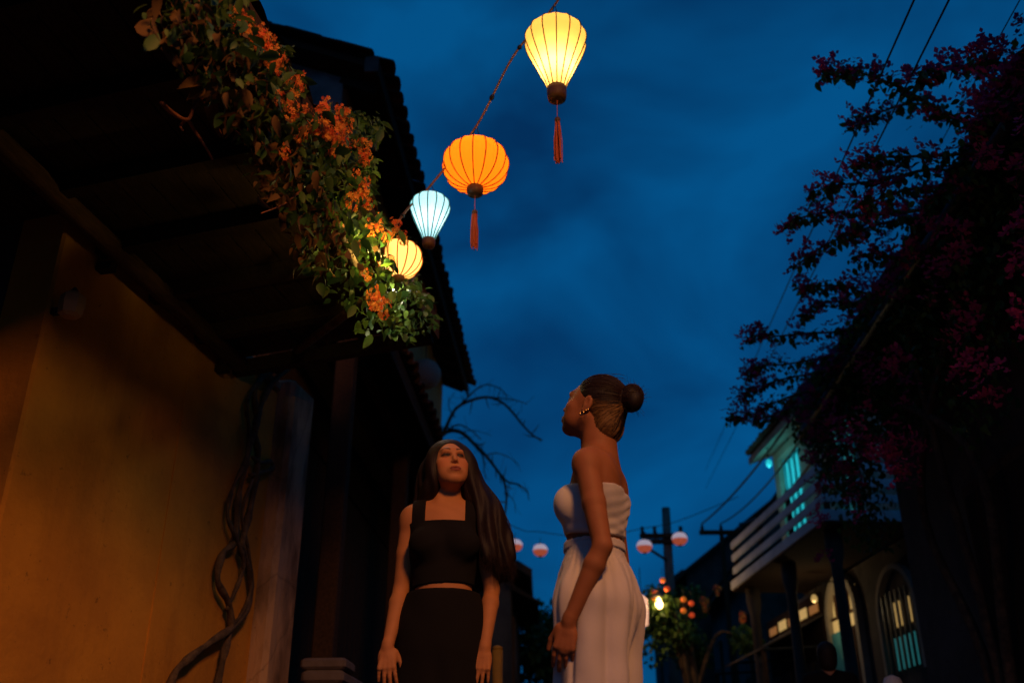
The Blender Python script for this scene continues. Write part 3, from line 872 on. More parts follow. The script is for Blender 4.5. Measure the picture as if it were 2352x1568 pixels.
# unseen lamp added behind the camera for warm light on the wall and women
sl_ = thing('added_lamp', 'added unseen lamp on a bracket pole at the near right kerb', 'street lamp', (2.75, -1.45, 0))
MB().lathe([(0.11, 0), (0.09, 0.3), (0.055, 0.5), (0.045, 4.5)], n=12).build('pole', M_metal, sl_, smooth=True)
MB().tube(catmull([(0, 0, 4.45), (-0.15, 0.08, 4.8), (-0.7, 0.3, 4.95), (-1.3, 0.55, 4.8)], 5), 0.025, 8).build('arm', M_metal, sl_, smooth=True)
MB().lathe([(0.04, 0.2), (0.14, 0.14), (0.2, 0.04), (0.21, 0.0)], (-1.32, 0.56, 4.6), 16, cap=False).build('lamp_shade', M_metal, sl_, smooth=True)
M_bulb = mat('lamp_glass', (0.9, 0.8, 0.6), 0.4, emit=(1.0, 0.6, 0.25), estr=8.0)
MB().lathe([(0.02, -0.09), (0.07, -0.07), (0.09, -0.02), (0.08, 0.03), (0.03, 0.06)], (-1.32, 0.56, 4.6), 14).build('bulb', M_bulb, sl_, smooth=True)
ld = bpy.data.lights.new('added_lamp_light', 'SPOT')     # shaded lamp head: throws its light down and across to the left
ld.energy = 760
ld.color = (1.0, 0.40, 0.10)
ld.shadow_soft_size = 0.45
ld.spot_size = radians(78)
ld.spot_blend = 0.75
lo_ = bpy.data.objects.new('added_lamp_light', ld)
COL.objects.link(lo_)
lo_.parent = sl_
lo_.location = (-1.32, 0.56, 4.4)
lo_.rotation_euler = Vector((-2.3, 4.6, -3.0)).to_track_quat('-Z', 'Y').to_euler()

# ------------------------------------------------------------------ faintly glowing paper lanterns further down, and the round one under the tall eave
M_pal = mat('pale_red_silk', (0.80, 0.20, 0.10), 0.8, translucent=0.4, emit=(1.0, 0.22, 0.10), estr=0.16)
M_palw = mat('pale_white_silk', (0.85, 0.80, 0.78), 0.7, translucent=0.3, emit=(0.85, 0.8, 0.95), estr=0.26)
def paper_lantern(label, px, py, r, R, group='white-and-red lanterns down the street'):
    c = at_range(px, py, r)
    o = thing('paper_lantern', label, 'lantern', c - np.array([0, 0, R * 0.8]), 0.3, group)
    pr = [(0.25, 0), (0.6, 0.14), (0.86, 0.4), (0.99, 0.75)]
    pr2 = [(0.99, 0.75), (1.0, 0.85), (0.9, 1.2), (0.66, 1.48), (0.25, 1.62)]
    MB().lathe([(a * R, z * R) for a, z in pr], n=18, cap=False).build('lower_shade', M_pal, o, smooth=True)
    MB().lathe([(a * R, z * R) for a, z in pr2], n=18, cap=False).build('upper_shade', M_palw, o, smooth=True)
    MB().lathe([(0.22 * R, -0.14 * R), (0.26 * R, 0.0)], n=12).build('bottom_ring', M_brownwood, o)
    MB().lathe([(0.26 * R, 1.62 * R), (0.2 * R, 1.75 * R)], n=12).build('top_ring', M_brownwood, o)
    MB().tube([(0, 0, 1.74 * R), (0, 0, 2.5 * R)], 0.006, 4).build('hook', M_wire, o)
    return c
l1 = paper_lantern('small white-and-red lantern half behind the long dark hair', 1183, 1252, 19.0, 0.145)
l2 = paper_lantern('small white-and-red lantern between the two women', 1241, 1263, 19.0, 0.145)
l3 = paper_lantern('small white-and-red lantern just left of the utility pole', 1480, 1254, 19.5, 0.155)
l4 = paper_lantern('small white-and-red lantern just right of the utility pole', 1561, 1237, 19.5, 0.155)
up = np.array([0, 0, 0.36])
line = catmull([at_range(1030, 1165, 18.5) + up, l1 + up, l2 + up, (l2 + l3) / 2 + up * 0.6, l3 + up, l4 + up, at_range(1700, 1180, 20.0) + up], 6)
tag(MB().tube(line, 0.008, 4).build('lantern_line', M_wire), 'thin cord carrying the white-and-red lanterns across the far street', 'cord')
q = F2.on_p(977, 858, 1.8)
o = thing('globe_lantern', 'dim round pale lantern under the far end of the tall eave', 'lantern', q - np.array([0, 0, 0.2]))
M_globe = mat('unlit_white_globe', (0.36, 0.25, 0.20), 0.9, spec=0.1, translucent=0.2)
MB().lathe([(0.19 * sin(pi * k / 10) + 0.004, 0.19 - 0.19 * cos(pi * k / 10)) for k in range(11)], n=18).build('shade', M_globe, o, smooth=True)
MB().tube([(0, 0, 0.37), (0, 0, 1.05)], 0.005, 4).build('cord', M_wire, o)

# ------------------------------------------------------------------ utility poles, wires, small street lamp
b0 = at_range(1545, 1560, 20.0); b0[2] = 0
tp = at_range(1529, 1166, 20.0)
up_ = thing('utility_pole', 'tall dark utility pole with crossarms between two white-and-red lanterns', 'utility pole', b0)
MB().tube([b0, tp], [0.14, 0.085], 10).build('pole', M_pole, up_, b0, True)
for (py, w) in ((1230, 0.55), (1243, 0.5)):
    c = at_range(1533, py, 19.86)
    MB().beam(c + np.array([-w, 0, 0]), c + np.array([w * 0.7, 0, 0]), 0.08, 0.09).build('crossarm', M_wood, up_, b0)
    for k in (-0.9, -0.45, 0.5):
        MB().lathe([(0.02, 0.05), (0.045, 0.08), (0.03, 0.13), (0.045, 0.16), (0.015, 0.2)], c + np.array([k * w, 0, 0]), 8).build('insulator', M_metal, up_, b0)
c1, c2 = at_range(1530, 1285, 19.9), at_range(1494, 1262, 19.9)
MB().tube([c1, c2], 0.03, 6).build('brace', M_wood, up_, b0)
b2 = at_range(1660, 1300, 19.2); b2[2] = 0
t2 = at_range(1657, 1222, 19.2)
up2 = thing('utility_pole', 'short dark pole with one crossarm left of the white balcony', 'utility pole', b2)
MB().tube([b2, t2], 0.045, 8).build('pole', M_wood, up2, b2, True)
MB().beam(t2 + np.array([-0.42, 0, 0]), t2 + np.array([0.42, 0, 0]), 0.07, 0.08).build('crossarm', M_wood, up2, b2)
for k in (-0.36, 0.0, 0.36):
    MB().lathe([(0.02, 0.04), (0.04, 0.07), (0.028, 0.11), (0.015, 0.16)], t2 + np.array([k, 0, 0]), 8).build('insulator', M_metal, up2, b2)

def cable(name, label, pts, r, sag=0.0, grp=None):
    P = [np.asarray(p, float) for p in pts]
    out = []
    for i in range(len(P) - 1):
        for k in range(14):
            t = k / 14
            out.append(P[i] * (1 - t) + P[i + 1] * t - np.array([0, 0, sag * 4 * t * (1 - t)]))
    out.append(P[-1])
    tag(MB().tube(out, r, 5).build(name, M_wire), label, 'cable', grp)
G = 'overhead cables along the street'
cable('overhead_cable', 'left of the two long thin cables crossing the upper right sky', [at_y(2122, -50, 3.7), at_y(1620, 1080, 30)], 0.006, 0.0, G)
cable('overhead_cable', 'right of the two long thin cables crossing the upper right sky', [at_y(2205, -50, 3.7), at_y(1620, 1122, 30)], 0.006, 0.0, G)
cable('overhead_cable', 'faint thin cable in the top right corner of the sky', [at_y(2365, -40, 4.0), at_y(1900, 800, 26)], 0.004, 0.0, G)
cable('overhead_cable', 'upper cable of the slanting bundle above the white balcony', [t2 + np.array([-0.36, 0, 0.17]), at_range(2040, 610, 8.6)], 0.017, 0.25, G)
cable('overhead_cable', 'middle cable of the slanting bundle above the white balcony', [t2 + np.array([0, 0, 0.17]), at_range(2045, 655, 8.6)], 0.013, 0.35, G)
cable('overhead_cable', 'lower cable of the slanting bundle above the white balcony', [t2 + np.array([0.36, 0, 0.17]), at_range(2050, 720, 8.6)], 0.018, 0.45, G)

c = at_range(1514, 1386, 16.6)
lb = thing('bracket_lamp', 'small glowing street lamp on a bracket beside the white trousers', 'street lamp', c)
M_hot = mat('glowing_lamp', (0.9, 0.85, 0.7), 0.4, emit=(1.0, 0.62, 0.22), estr=9.0)
MB().lathe([(0.02, -0.075), (0.05, -0.055), (0.062, 0.0), (0.05, 0.05), (0.02, 0.1)], n=14).build('bulb', M_hot, lb, smooth=True)
MB().lathe([(0.15, 0.1), (0.05, 0.19), (0.02, 0.22)], n=12).build('cap', M_metal, lb)
MB().tube(catmull([(0, 0, 0.2), (0.02, 0.05, 0.32), (0.14, 0.3, 0.36), (0.22, 0.8, 0.3)], 4), 0.018, 6).build('arm', M_metal, lb)
ld = bpy.data.lights.new('bracket_lamp_light', 'POINT')
ld.energy = 20; ld.color = (1.0, 0.6, 0.22); ld.shadow_soft_size = 0.1
lo_ = bpy.data.objects.new('bracket_lamp_light', ld); COL.objects.link(lo_); lo_.parent = lb; lo_.location = (-0.1, -0.28, 0.0)
c = at_range(1474, 1405, 16.0)
lb2 = thing('hanging_lantern', 'pink-white lit lantern peeping out behind the white trousers', 'lantern', c)
M_pk = mat('pink_lit_silk', (0.8, 0.5, 0.4), 0.7, emit=(1.0, 0.5, 0.3), estr=0.9)
MB().lathe([(0.04, -0.22), (0.09, -0.2), (0.105, 0.0), (0.1, 0.2), (0.05, 0.25)], n=14).build('shade', M_pk, lb2, smooth=True)
MB().tube([(0, 0, 0.24), (0, 0, 0.7)], 0.006, 4).build('cord', M_wire, lb2)
MB().tube([(0, 0, -0.22), (0, 0, -0.45)], 0.012, 5).build('tassel', M_tassel, lb2)
# warm interior lamp under the awning
ld = bpy.data.lights.new('shop_light', 'POINT')
ld.energy = 1.2; ld.color = (1.0, 0.62, 0.25); ld.shadow_soft_size = 0.08
lo_ = bpy.data.objects.new('shop_light', ld); COL.objects.link(lo_); lo_.location = (15.9 - SO[0], -5.4 - SO[1], 2.95 - SO[2])
lo_.parent = sc
# lamp over the arched doorway
ld = bpy.data.lights.new('doorway_light', 'POINT')
ld.energy = 4; ld.color = (1.0, 0.80, 0.45); ld.shadow_soft_size = 0.06
lo_ = bpy.data.objects.new('doorway_light', ld); COL.objects.link(lo_); lo_.parent = h4; lo_.location = (14.0 - S4[0], -5.3 - S4[1], 2.95)
MB().lathe([(0.012, -0.05), (0.04, -0.03), (0.045, 0.02), (0.02, 0.06)], (14.0, -5.32, 3.07), 10).build('door_lamp', M_yellit, h4, S4, smooth=True)
MB().tube([(14.0, -5.32, 3.12), (14.0, -5.4, 3.3), (14.0, -5.66, 3.32)], 0.01, 5).build('door_lamp_arm', M_metal, h4, S4)
# turquoise light in the upstairs room, on the balcony ceiling
ld = bpy.data.lights.new('balcony_light', 'POINT')
ld.energy = 6; ld.color = (0.12, 0.85, 1.0); ld.shadow_soft_size = 0.1
lo_ = bpy.data.objects.new('balcony_light', ld); COL.objects.link(lo_); lo_.location = (15.6 - S4[0], -5.42 - S4[1], 5.45)
lo_.parent = h4
bl = MB().tube([(15.6, -5.45, 5.68), (15.6, -5.45, 5.92)], 0.01, 5).build('lamp_cord', M_wire, h4, S4)
MB().lathe([(0.02, -0.04), (0.05, 0.0), (0.05, 0.06), (0.015, 0.1)], (15.6, -5.45, 5.6), 10).build('lamp_bulb', M_turqlit, h4, S4)

# yellow post behind the black skirt
c = at_range(1143, 1492, 6.4); z = c[2]
o = thing('yellow_post', 'short yellow post standing behind the long-haired woman', 'post', (c[0], c[1], 0))
M_yp = mat('yellow_post_paint', (0.26, 0.15, 0.02), 0.8, col2=(0.18, 0.10, 0.02), nscale=8)
MB().lathe([(0.045, 0.0), (0.036, 0.05), (0.026, z * 0.5), (0.034, z)], n=12).build('shaft', M_yp, o, smooth=True)
MB().lathe([(0.035, z + 0.001), (0.03, z + 0.02), (0.008, z + 0.03)], n=12).build('cap', M_yp, o, smooth=True)
c = at_range(2051, 1572, 8.2)
o = thing('gate_post', 'pale round post top at the bottom edge below the barred window', 'post', (c[0], c[1], 0))
MB().lathe([(0.1, 0), (0.09, 0.2), (0.07, c[2] - 0.12), (0.09, c[2] - 0.1)], n=14).build('shaft', M_darkwall, o, smooth=True)
MB().lathe([(0.03, c[2] - 0.098), (0.065, c[2] - 0.06), (0.075, c[2]), (0.055, c[2] + 0.05), (0.01, c[2] + 0.07)], n=16).build('ball', M_whitewash, o, smooth=True)

# ================================================================== leaves and flowers
def leaf_mesh(name, L=0.08, w=0.5, fold=0.25, curl=0.25, material=None):
    """pointed oval leaf along +x with a folded midrib and a drooping tip"""
    ts = [0.0, 0.18, 0.42, 0.68, 0.88, 1.0]
    wd = [0.05, 0.75, 1.0, 0.75, 0.33, 0.0]
    V, F = [], []
    for t, q in zip(ts, wd):
        z = -curl * t * t * L
        hw = q * w * L / 2
        V += [(t * L, -hw, z + fold * hw), (t * L, 0, z), (t * L, hw, z + fold * hw)]
    for i in range(5):
        a = i * 3
        F += [(a, a + 1, a + 4, a + 3), (a + 1, a + 2, a + 5, a + 4)]
    me = mesh_data(name, V, F, True)
    if material:
        me.materials.append(material)
    return me

def rand_rot(droop=0.5):
    """orientation matrix: leaf axis random in azimuth, hanging down by droop"""
    az = random.uniform(0, 2 * pi)
    el = random.gauss(-droop, 0.5)
    d = np.array([cos(az) * cos(el), sin(az) * cos(el), sin(el)])
    up = np.array([random.gauss(0, .5), random.gauss(0, .5), 1.0])
    y = np.cross(up, d); y /= np.linalg.norm(y)
    z = np.cross(d, y)
    return np.stack([d, y, z], 1)

class Scatter:
    """leaves: the first n_obj become objects (parts), the rest one joined 'stuff' part per material"""
    def __init__(self, parent, loc, meshes, name='leaf', stuff='foliage', n_obj=300):
        self.parent, self.loc, self.meshes, self.name, self.stuff, self.n = parent, np.asarray(loc, float), meshes, name, stuff, n_obj
        self.items = []
    def put(self, p, R, s, k):
        self.items.append((np.asarray(p, float), R, s, k))
    def finish(self):
        it = self.items
        it.sort(key=lambda a: -a[2] / np.linalg.norm(a[0] - C0))
        big, rest = it[:self.n], it[self.n:]
        for p, R, s, k in big:
            o = link(self.name, self.meshes[k], None, self.parent)
            o.matrix_basis = Matrix.Translation(Vector(p - self.loc)) @ Matrix(R.tolist()).to_4x4() @ Matrix.Scale(s, 4)
        for k in range(len(self.meshes)):
            sel = [a for a in rest if a[3] == k]
            if not sel:
                continue
            me = self.meshes[k]
            v = np.array([x.co[:] for x in me.vertices])
            f = np.array([(list(x.vertices) + [x.vertices[-1]])[:4] for x in me.polygons])
            tri = np.array([len(x.vertices) == 3 for x in me.polygons])
            f = f[~tri] if tri.any() else f
            VV = np.concatenate([(v * s) @ R.T + (p - self.loc) for p, R, s, _ in sel])
            FF = np.concatenate([f + i * len(v) for i in range(len(sel))])
            d = mesh_data(self.stuff, VV, FF, True)
            o = link(self.stuff, d, me.materials[0], self.parent)
            o['kind'] = 'stuff'

def in_poly(x, y, poly):
    c = False
    n = len(poly)
    for i in range(n):
        x1, y1 = poly[i]; x2, y2 = poly[(i + 1) % n]
        if (y1 > y) != (y2 > y) and x < (x2 - x1) * (y - y1) / (y2 - y1) + x1:
            c = not c
    return c

# ------------------------------------------------------------------ the flowering vine over the ochre eave
vine_base = F1.on_p(420, 1568, 2.66); vine_base[2] = 0
vine = thing('flowering_vine', 'orange-flowered climbing vine spilling over the ochre house eave', 'vine', vine_base)
LM = [leaf_mesh('vine_leaf', 0.085, 0.55, material=M_leaf[0]), leaf_mesh('vine_leaf', 0.085, 0.6, material=M_leaf[1]),
      leaf_mesh('vine_leaf', 0.08, 0.42, 0.6, 0.6, material=M_leaf[2])]
vsc = Scatter(vine, vine_base, LM)
edge = [(330, -60), (335, 30), (345, 90), (385, 110), (410, 170), (455, 200), (520, 290), (560, 360), (592, 425), (590, 460), (650, 480), (655, 540), (680, 620), (730, 660), (760, 690), (800, 720), (840, 772), (880, 760),
        (940, 775), (1000, 748), (990, 700), (965, 655), (968, 560), (920, 528), (862, 480), (858, 400), (850, 345), (885, 300), (868, 270), (800, 244), (760, 228), (715, 262), (690, 250), (700, 190), (665, 150), (668, 105), (610, 80), (575, 40), (550, -60)]
axis = [(440, -60), (480, 60), (560, 150), (620, 250), (690, 350), (740, 470), (790, 570), (850, 660), (920, 710)]
cnt = 0
while cnt < 3600:
    x, y = random.uniform(330, 1005), random.uniform(-60, 775)
    if not in_poly(x, y, edge):
        continue
    # sparser and drier towards the inner (left) side
    ax = np.interp(y, [a[1] for a in axis], [a[0] for a in axis])
    inner = (ax - x) / 110.0
    if inner > 0 and random.random() < min(0.85, 0.35 + inner * 0.4):
        continue
    p = EAVE_P - 0.04 + random.gauss(0.0, 0.08) + max(0, inner) * 0.06
    if ((x - 926) / 56) ** 2 + ((y - 592) / 50) ** 2 < 1 and (x > 905 or y < 585):
        p = EAVE_P + random.uniform(.12, .3)
    w = F1.on_p(x, y, p)
    k = 0 if random.random() < 0.5 else 1
    if random.random() < (0.42 if inner > -0.2 else 0.08) and y < 640:
        k = 2
    vsc.put(w, rand_rot(0.7), random.uniform(0.22, 0.62) if random.random() < .75 else random.uniform(.6, 1.0), k)
    cnt += 1
# fresh sprigs reaching out at the street side
for (x0, y0, x1, y1) in ((800, 290, 885, 292), (800, 262, 872, 268), (940, 660, 1000, 742), (930, 640, 990, 700), (900, 700, 935, 775), (590, 100, 668, 108), (840, 400, 858, 360)):
    for i in range(26):
        t = random.random()
        w = F1.on_p(x0 + (x1 - x0) * t + random.gauss(0, 7), y0 + (y1 - y0) * t + random.gauss(0, 7), EAVE_P - 0.12)
        vsc.put(w, rand_rot(0.3), random.uniform(0.34, 0.62), 0)
vsc.finish()
# climbing stems on the wall, traced up from the ground to the eave
stems = [
    ([(392, 1568), (430, 1515), (490, 1470), (545, 1430), (575, 1370), (570, 1300), (555, 1255), (570, 1190), (585, 1110), (592, 1040), (586, 990), (600, 930), (625, 880), (672, 835)], 0.036),
    ([(500, 1568), (515, 1500), (530, 1440), (525, 1385), (500, 1330), (512, 1270), (540, 1240), (545, 1160), (560, 1080), (578, 1010), (590, 960), (585, 900), (612, 850)], 0.034),
    ([(520, 1400), (545, 1345), (560, 1290), (540, 1230), (522, 1180), (535, 1120), (562, 1060), (572, 990), (566, 930), (590, 880), (640, 845)], 0.022),
    ([(575, 1090), (600, 1085), (625, 1075), (622, 1060), (600, 1062), (580, 1050)], 0.026),
    ([(530, 1440), (560, 1400), (578, 1340), (572, 1270), (556, 1180), (580, 1100)], 0.018),
]
for pts, r in stems:
    P = [F1.on_p(x, y, WALL_P - 0.045 + random.uniform(-.015, .01)) for x, y in pts]
    if pts[0][1] > 1500:
        g0 = P[0].copy(); g0[2] = 0
        P = [g0 + F1.d * -0.25, (g0 + P[0]) / 2 + F1.d * -0.1] + P
    C = catmull(P, 6)
    rr = [r * 0.62 * (0.8 + 0.35 * sin(i * 0.9 + r * 100) * 0.5 + 0.2 * random.random()) for i in range(len(C))]
    MB().tube(C, rr, 9).build('stem', M_bark, vine, vine_base, True)
# stems running on under the eave, and bare twigs
def tw(pts, r0, r1, p, m=M_bark, name='twig'):
    C = catmull([F1.on_p(x, y, p + dp_) for (x, y), dp_ in zip(pts, [0.0] + [random.uniform(-.04, .04) for _ in pts[1:]])], 5)
    MB().tube(C, list(np.linspace(r0, r1, len(C))), 6).build(name, m, vine, vine_base, True)
C = catmull([F1.on_p(640, 850, WALL_P - .05), F1.on_p(690, 800, 2.3), F1.on_p(770, 740, 1.8), F1.on_p(850, 680, 1.5)], 6)
MB().tube(C, list(np.linspace(.03, .02, len(C))), 8).build('stem', M_bark, vine, vine_base, True)
C = catmull([F1.on_p(850, 680, 1.48), F1.on_p(790, 560, 1.47), F1.on_p(730, 430, 1.47), F1.on_p(640, 260, 1.46), F1.on_p(560, 120, 1.46), F1.on_p(470, -40, 1.47)], 6)
MB().tube(C, list(np.linspace(.022, .014, len(C))), 8).build('stem', M_bark, vine, vine_base, True)
M_twig = mat('reddish_twig', (0.22, 0.075, 0.035), 0.85)
for pts, r0 in (([(372, 238), (400, 262), (432, 275), (448, 240), (470, 222), (500, 215)], .008), ([(432, 275), (450, 305), (470, 335), (488, 366)], .007), ([(430, 272), (415, 290), (420, 300)], .006),
                ([(465, 225), (480, 260), (500, 290), (512, 314)], .005), ([(440, 140), (448, 160), (453, 180)], .004), ([(475, 195), (500, 175), (515, 150)], .006), ([(540, 300), (560, 312), (585, 308)], .004),
                ([(690, 440), (650, 470), (600, 490)], .005), ([(480, 80), (492, 120), (505, 160)], .005), ([(395, 110), (410, 140), (440, 175)], .004), ([(790, 520), (740, 480), (690, 470)], .007), ([(720, 420), (760, 380), (800, 400)], .006)):
    tw(pts, r0, r0 * 0.5, EAVE_P + 0.1 if pts[0][0] < 560 else EAVE_P - 0.02, M_twig)
# big dry leaves
dl = leaf_mesh('dry_leaf', 0.15, 0.55, 0.5, 0.5, M_leaf[2])
for (x, y) in ((478, 192), (470, 178), (536, 234), (500, 210), (350, 40), (385, 60), (395, 75), (468, 165), (640, 385), (620, 400), (655, 360), (648, 345), (680, 460), (720, 520), (745, 580), (650, 440), (690, 530), (620, 330)):
    R = rand_rot(1.0)
    o = link('dry_leaf', dl, None, vine)
    o.matrix_basis = Matrix.Translation(Vector(F1.on_p(x, y, EAVE_P + 0.03) - vine_base)) @ Matrix(R.tolist()).to_4x4() @ Matrix.Scale(random.uniform(.6, 1.0), 4)

def floret_cluster(n, rad, length, seed, petal=0.016, material=M_flower):
    """a hanging panicle of small five-petalled flowers"""
    rs = random.Random(seed)
    V, F = [np.array([0.001, 0, length * 0.5]), np.array([-0.001, 0, length * 0.5])], []
    for i in range(n):
        t = rs.random()
        r = rad * (0.35 + 0.65 * sin(pi * min(1, t * 0.8 + 0.2)))
        a = rs.uniform(0, 2 * pi)
        q = rs.uniform(0.5, 1.0)
        c = np.array([r * cos(a) * q, r * sin(a) * q, (0.5 - t) * length])
        nrm = np.array([cos(a), sin(a), rs.uniform(-.6, .5)]); nrm /= np.linalg.norm(nrm)
        u = np.cross(nrm, (0.1, 0.2, 1.0)); u /= np.linalg.norm(u)
        w = np.cross(nrm, u)
        ph = rs.uniform(0, 2 * pi)
        s = petal * rs.uniform(0.75, 1.3)
        b = len(V)
        V.append(c)
        for k in range(5):
            th = ph + 2 * pi * k / 5
            e = u * cos(th) + w * sin(th)
            sd = -u * sin(th) + w * cos(th)
            V += [c + e * s * 0.65 + sd * s * 0.33 + nrm * s * 0.2, c + e * s + nrm * s * 0.15, c + e * s * 0.65 - sd * s * 0.33 + nrm * s * 0.2]
            j = b + 1 + k * 3
            F += [(b, j, j + 1, j + 2)]
        F.append((0, 1, b))
    me = mesh_data('flower_cluster', V, F)
    me.materials.append(material)
    return me
FC = [floret_cluster(28, 0.05, 0.12, i, 0.015) for i in range(4)]
for i, (x, y, s) in enumerate(((556, 52, 1.0), (572, 70, .8), (596, 92, 1.0), (612, 105, 1.1), (628, 132, 1.1), (640, 150, .8), (680, 198, 1.1), (668, 256, .9), (664, 240, .6), (742, 270, 1.2), (765, 292, 1.1), (728, 288, 1.0), (760, 318, .9),
              (788, 322, 1.3), (775, 305, 1.0), (690, 306, .9), (748, 240, .8), (795, 280, 1.1), (834, 340, 1.1), (838, 365, .9), (836, 428, 1.0), (834, 445, .9), (808, 462, 1.0), (812, 408, .8), (868, 512, .9), (902, 524, 1.1), (852, 526, .9), (890, 540, .9),
              (818, 566, .7), (858, 690, 1.1), (880, 705, 1.2), (842, 632, .8), (872, 670, .8), (640, 225, .6), (655, 350, .6), (700, 250, .5), (765, 345, .7), (540, 30, .7), (925, 545, .9), (845, 470, .8), (600, 75, .8), (780, 265, .9), (800, 335, .9), (752, 300, 1.1))):
    o = link('flower_cluster', FC[i % 4], None, vine)
    w = F1.on_p(x, y, EAVE_P - 0.15 + random.uniform(-.03, .03))
    o.matrix_basis = Matrix.Translation(Vector(w - vine_base)) @ Matrix.Rotation(random.uniform(0, 6), 4, 'Z') @ Matrix.Rotation(random.uniform(-.5, .5), 4, 'X') @ Matrix.Scale(s * 0.72, 4)

# ------------------------------------------------------------------ bougainvillea over the right-hand eave
bb = np.array([3.1, 7.2, 0.13])
bou = thing('bougainvillea', 'dark magenta bougainvillea with long sprays reaching over the street', 'climber', bb)
BL = [leaf_mesh('bougainvillea_leaf', 0.06, 0.62, material=M_leaf[1]), leaf_mesh('bougainvillea_leaf', 0.055, 0.6, material=M_leaf[0])]
def bract_mesh():
    V, F = [np.array([.001, 0, -.05]), np.array([-.001, 0, -.05])], []
    rs = random.Random(5)
    for i in range(9):
        c = np.array([rs.gauss(0, .028), rs.gauss(0, .028), rs.gauss(0, .028)])
        cb = len(V)
        V.append(c)
        F.append((0, 1, cb))
        for k in range(3):
            th = 2 * pi * k / 3 + rs.random()
            tilt = np.array([cos(th), sin(th), rs.uniform(.2, .8)]); tilt /= np.linalg.norm(tilt)
            sd = np.cross(tilt, (0, 0, 1.0)); sd /= np.linalg.norm(sd)
            L_ = 0.034 * rs.uniform(.8, 1.2)
            b = len(V)
            V += [c + tilt * L_ * .5 + sd * L_ * .36, c + tilt * L_, c + tilt * L_ * .5 - sd * L_ * .36]
            F.append((cb, b, b + 1, b + 2))
    me = mesh_data('bract_cluster', V, F)
    me.materials.append(M_bract)
    return me
BRM = bract_mesh()
bsc = Scatter(bou, bb, BL)
fsc = Scatter(bou, bb, [BRM], 'bract_cluster', 'bracts', 160)
def zp(x, y): return (1529 + 0.6377 * x, 0.6377 * y)
sprays = [[(1330, 270), (1230, 235), (1150, 215), (1090, 225)], [(1230, 330), (1130, 250), (1020, 240), (930, 275), (900, 300)],
          [(1180, 470), (1060, 430), (960, 380), (870, 330), (770, 285), (690, 262), (620, 265), (555, 262)], [(960, 390), (880, 375), (800, 395), (720, 425), (655, 455)],
          [(1160, 560), (1000, 560), (860, 565), (740, 570), (670, 600)], [(1100, 640), (960, 610), (820, 640), (700, 660), (600, 670), (515, 700)], [(1120, 640), (1000, 690), (880, 680), (760, 720), (690, 735)],
          [(980, 760), (830, 770), (700, 775), (590, 765), (500, 780), (430, 802)], [(950, 790), (800, 800), (690, 835), (600, 870), (530, 910), (470, 955)], [(960, 900), (850, 930), (760, 915), (670, 925)],
          [(880, 1000), (760, 1060), (640, 1030), (550, 1030), (478, 1025)], [(800, 1100), (680, 1090), (600, 1085), (540, 1100), (488, 1145)], [(760, 1180), (620, 1195), (500, 1200), (400, 1210), (340, 1200), (280, 1232)],
          [(700, 1270), (560, 1290), (440, 1310), (350, 1320), (285, 1352)], [(640, 1330), (500, 1350), (400, 1370), (320, 1400), (268, 1440)], [(600, 1400), (470, 1420), (370, 1460), (290, 1500), (212, 1505)], [(560, 1470), (450, 1470), (370, 1500), (330, 1510)],
          [(1290, 330), (1200, 380), (1150, 420), (1080, 470)], [(1250, 420), (1170, 350), (1120, 360)]]
for sp in sprays:
    P = [zp(*q) for q in sp]
    y0 = F3.on_p(P[0][0], P[0][1], E3P + 0.05)[1]
    y0 = min(max(y0, 3.6), 9.2)
    W_ = [at_y(x, y, y0 + i * 0.03) for i, (x, y) in enumerate(P)]
    root = W_[0] + np.array([0.35, 0.1, -0.12])
    C = catmull([root] + W_, 6)
    MB().tube(C, list(np.linspace(0.014, 0.004, len(C))), 5).build('branch', M_bark, bou, bb, True)
    L_ = sum(np.linalg.norm(C[i + 1] - C[i]) for i in range(len(C) - 1))
    for i in range(int(L_ * 100)):
        t = random.random() ** 0.85
        k = t * (len(C) - 1)
        i0 = min(int(k), len(C) - 2)
        c = C[i0] + (C[i0 + 1] - C[i0]) * (k - i0)
        c = c + np.array([random.gauss(0, .018), random.gauss(0, .03), random.gauss(-.010, .023)])
        bsc.put(c, rand_rot(0.5), random.uniform(.7, 1.3), random.randrange(2))
    for i in range(50):
        t = random.random() ** 1.5 * 0.3
        k = t * (len(C) - 1)
        i0 = min(int(k), len(C) - 2)
        c = C[i0] + np.array([random.gauss(0, .08), random.gauss(0, .12), random.gauss(-.02, .085 * (1 - t))])
        bsc.put(c, rand_rot(0.5), random.uniform(.7, 1.3), random.randrange(2))
    for i in range(int(L_ * 9) + 4):
        t = 1 - random.random() ** 1.6 * 0.75
        k = t * (len(C) - 1)
        i0 = min(int(k), len(C) - 2)
        c = C[i0] + np.array([random.gauss(0, .03), random.gauss(0, .04), random.gauss(0, .03)])
        fsc.put(c, rand_rot(0), random.uniform(.75, 1.25), 0)
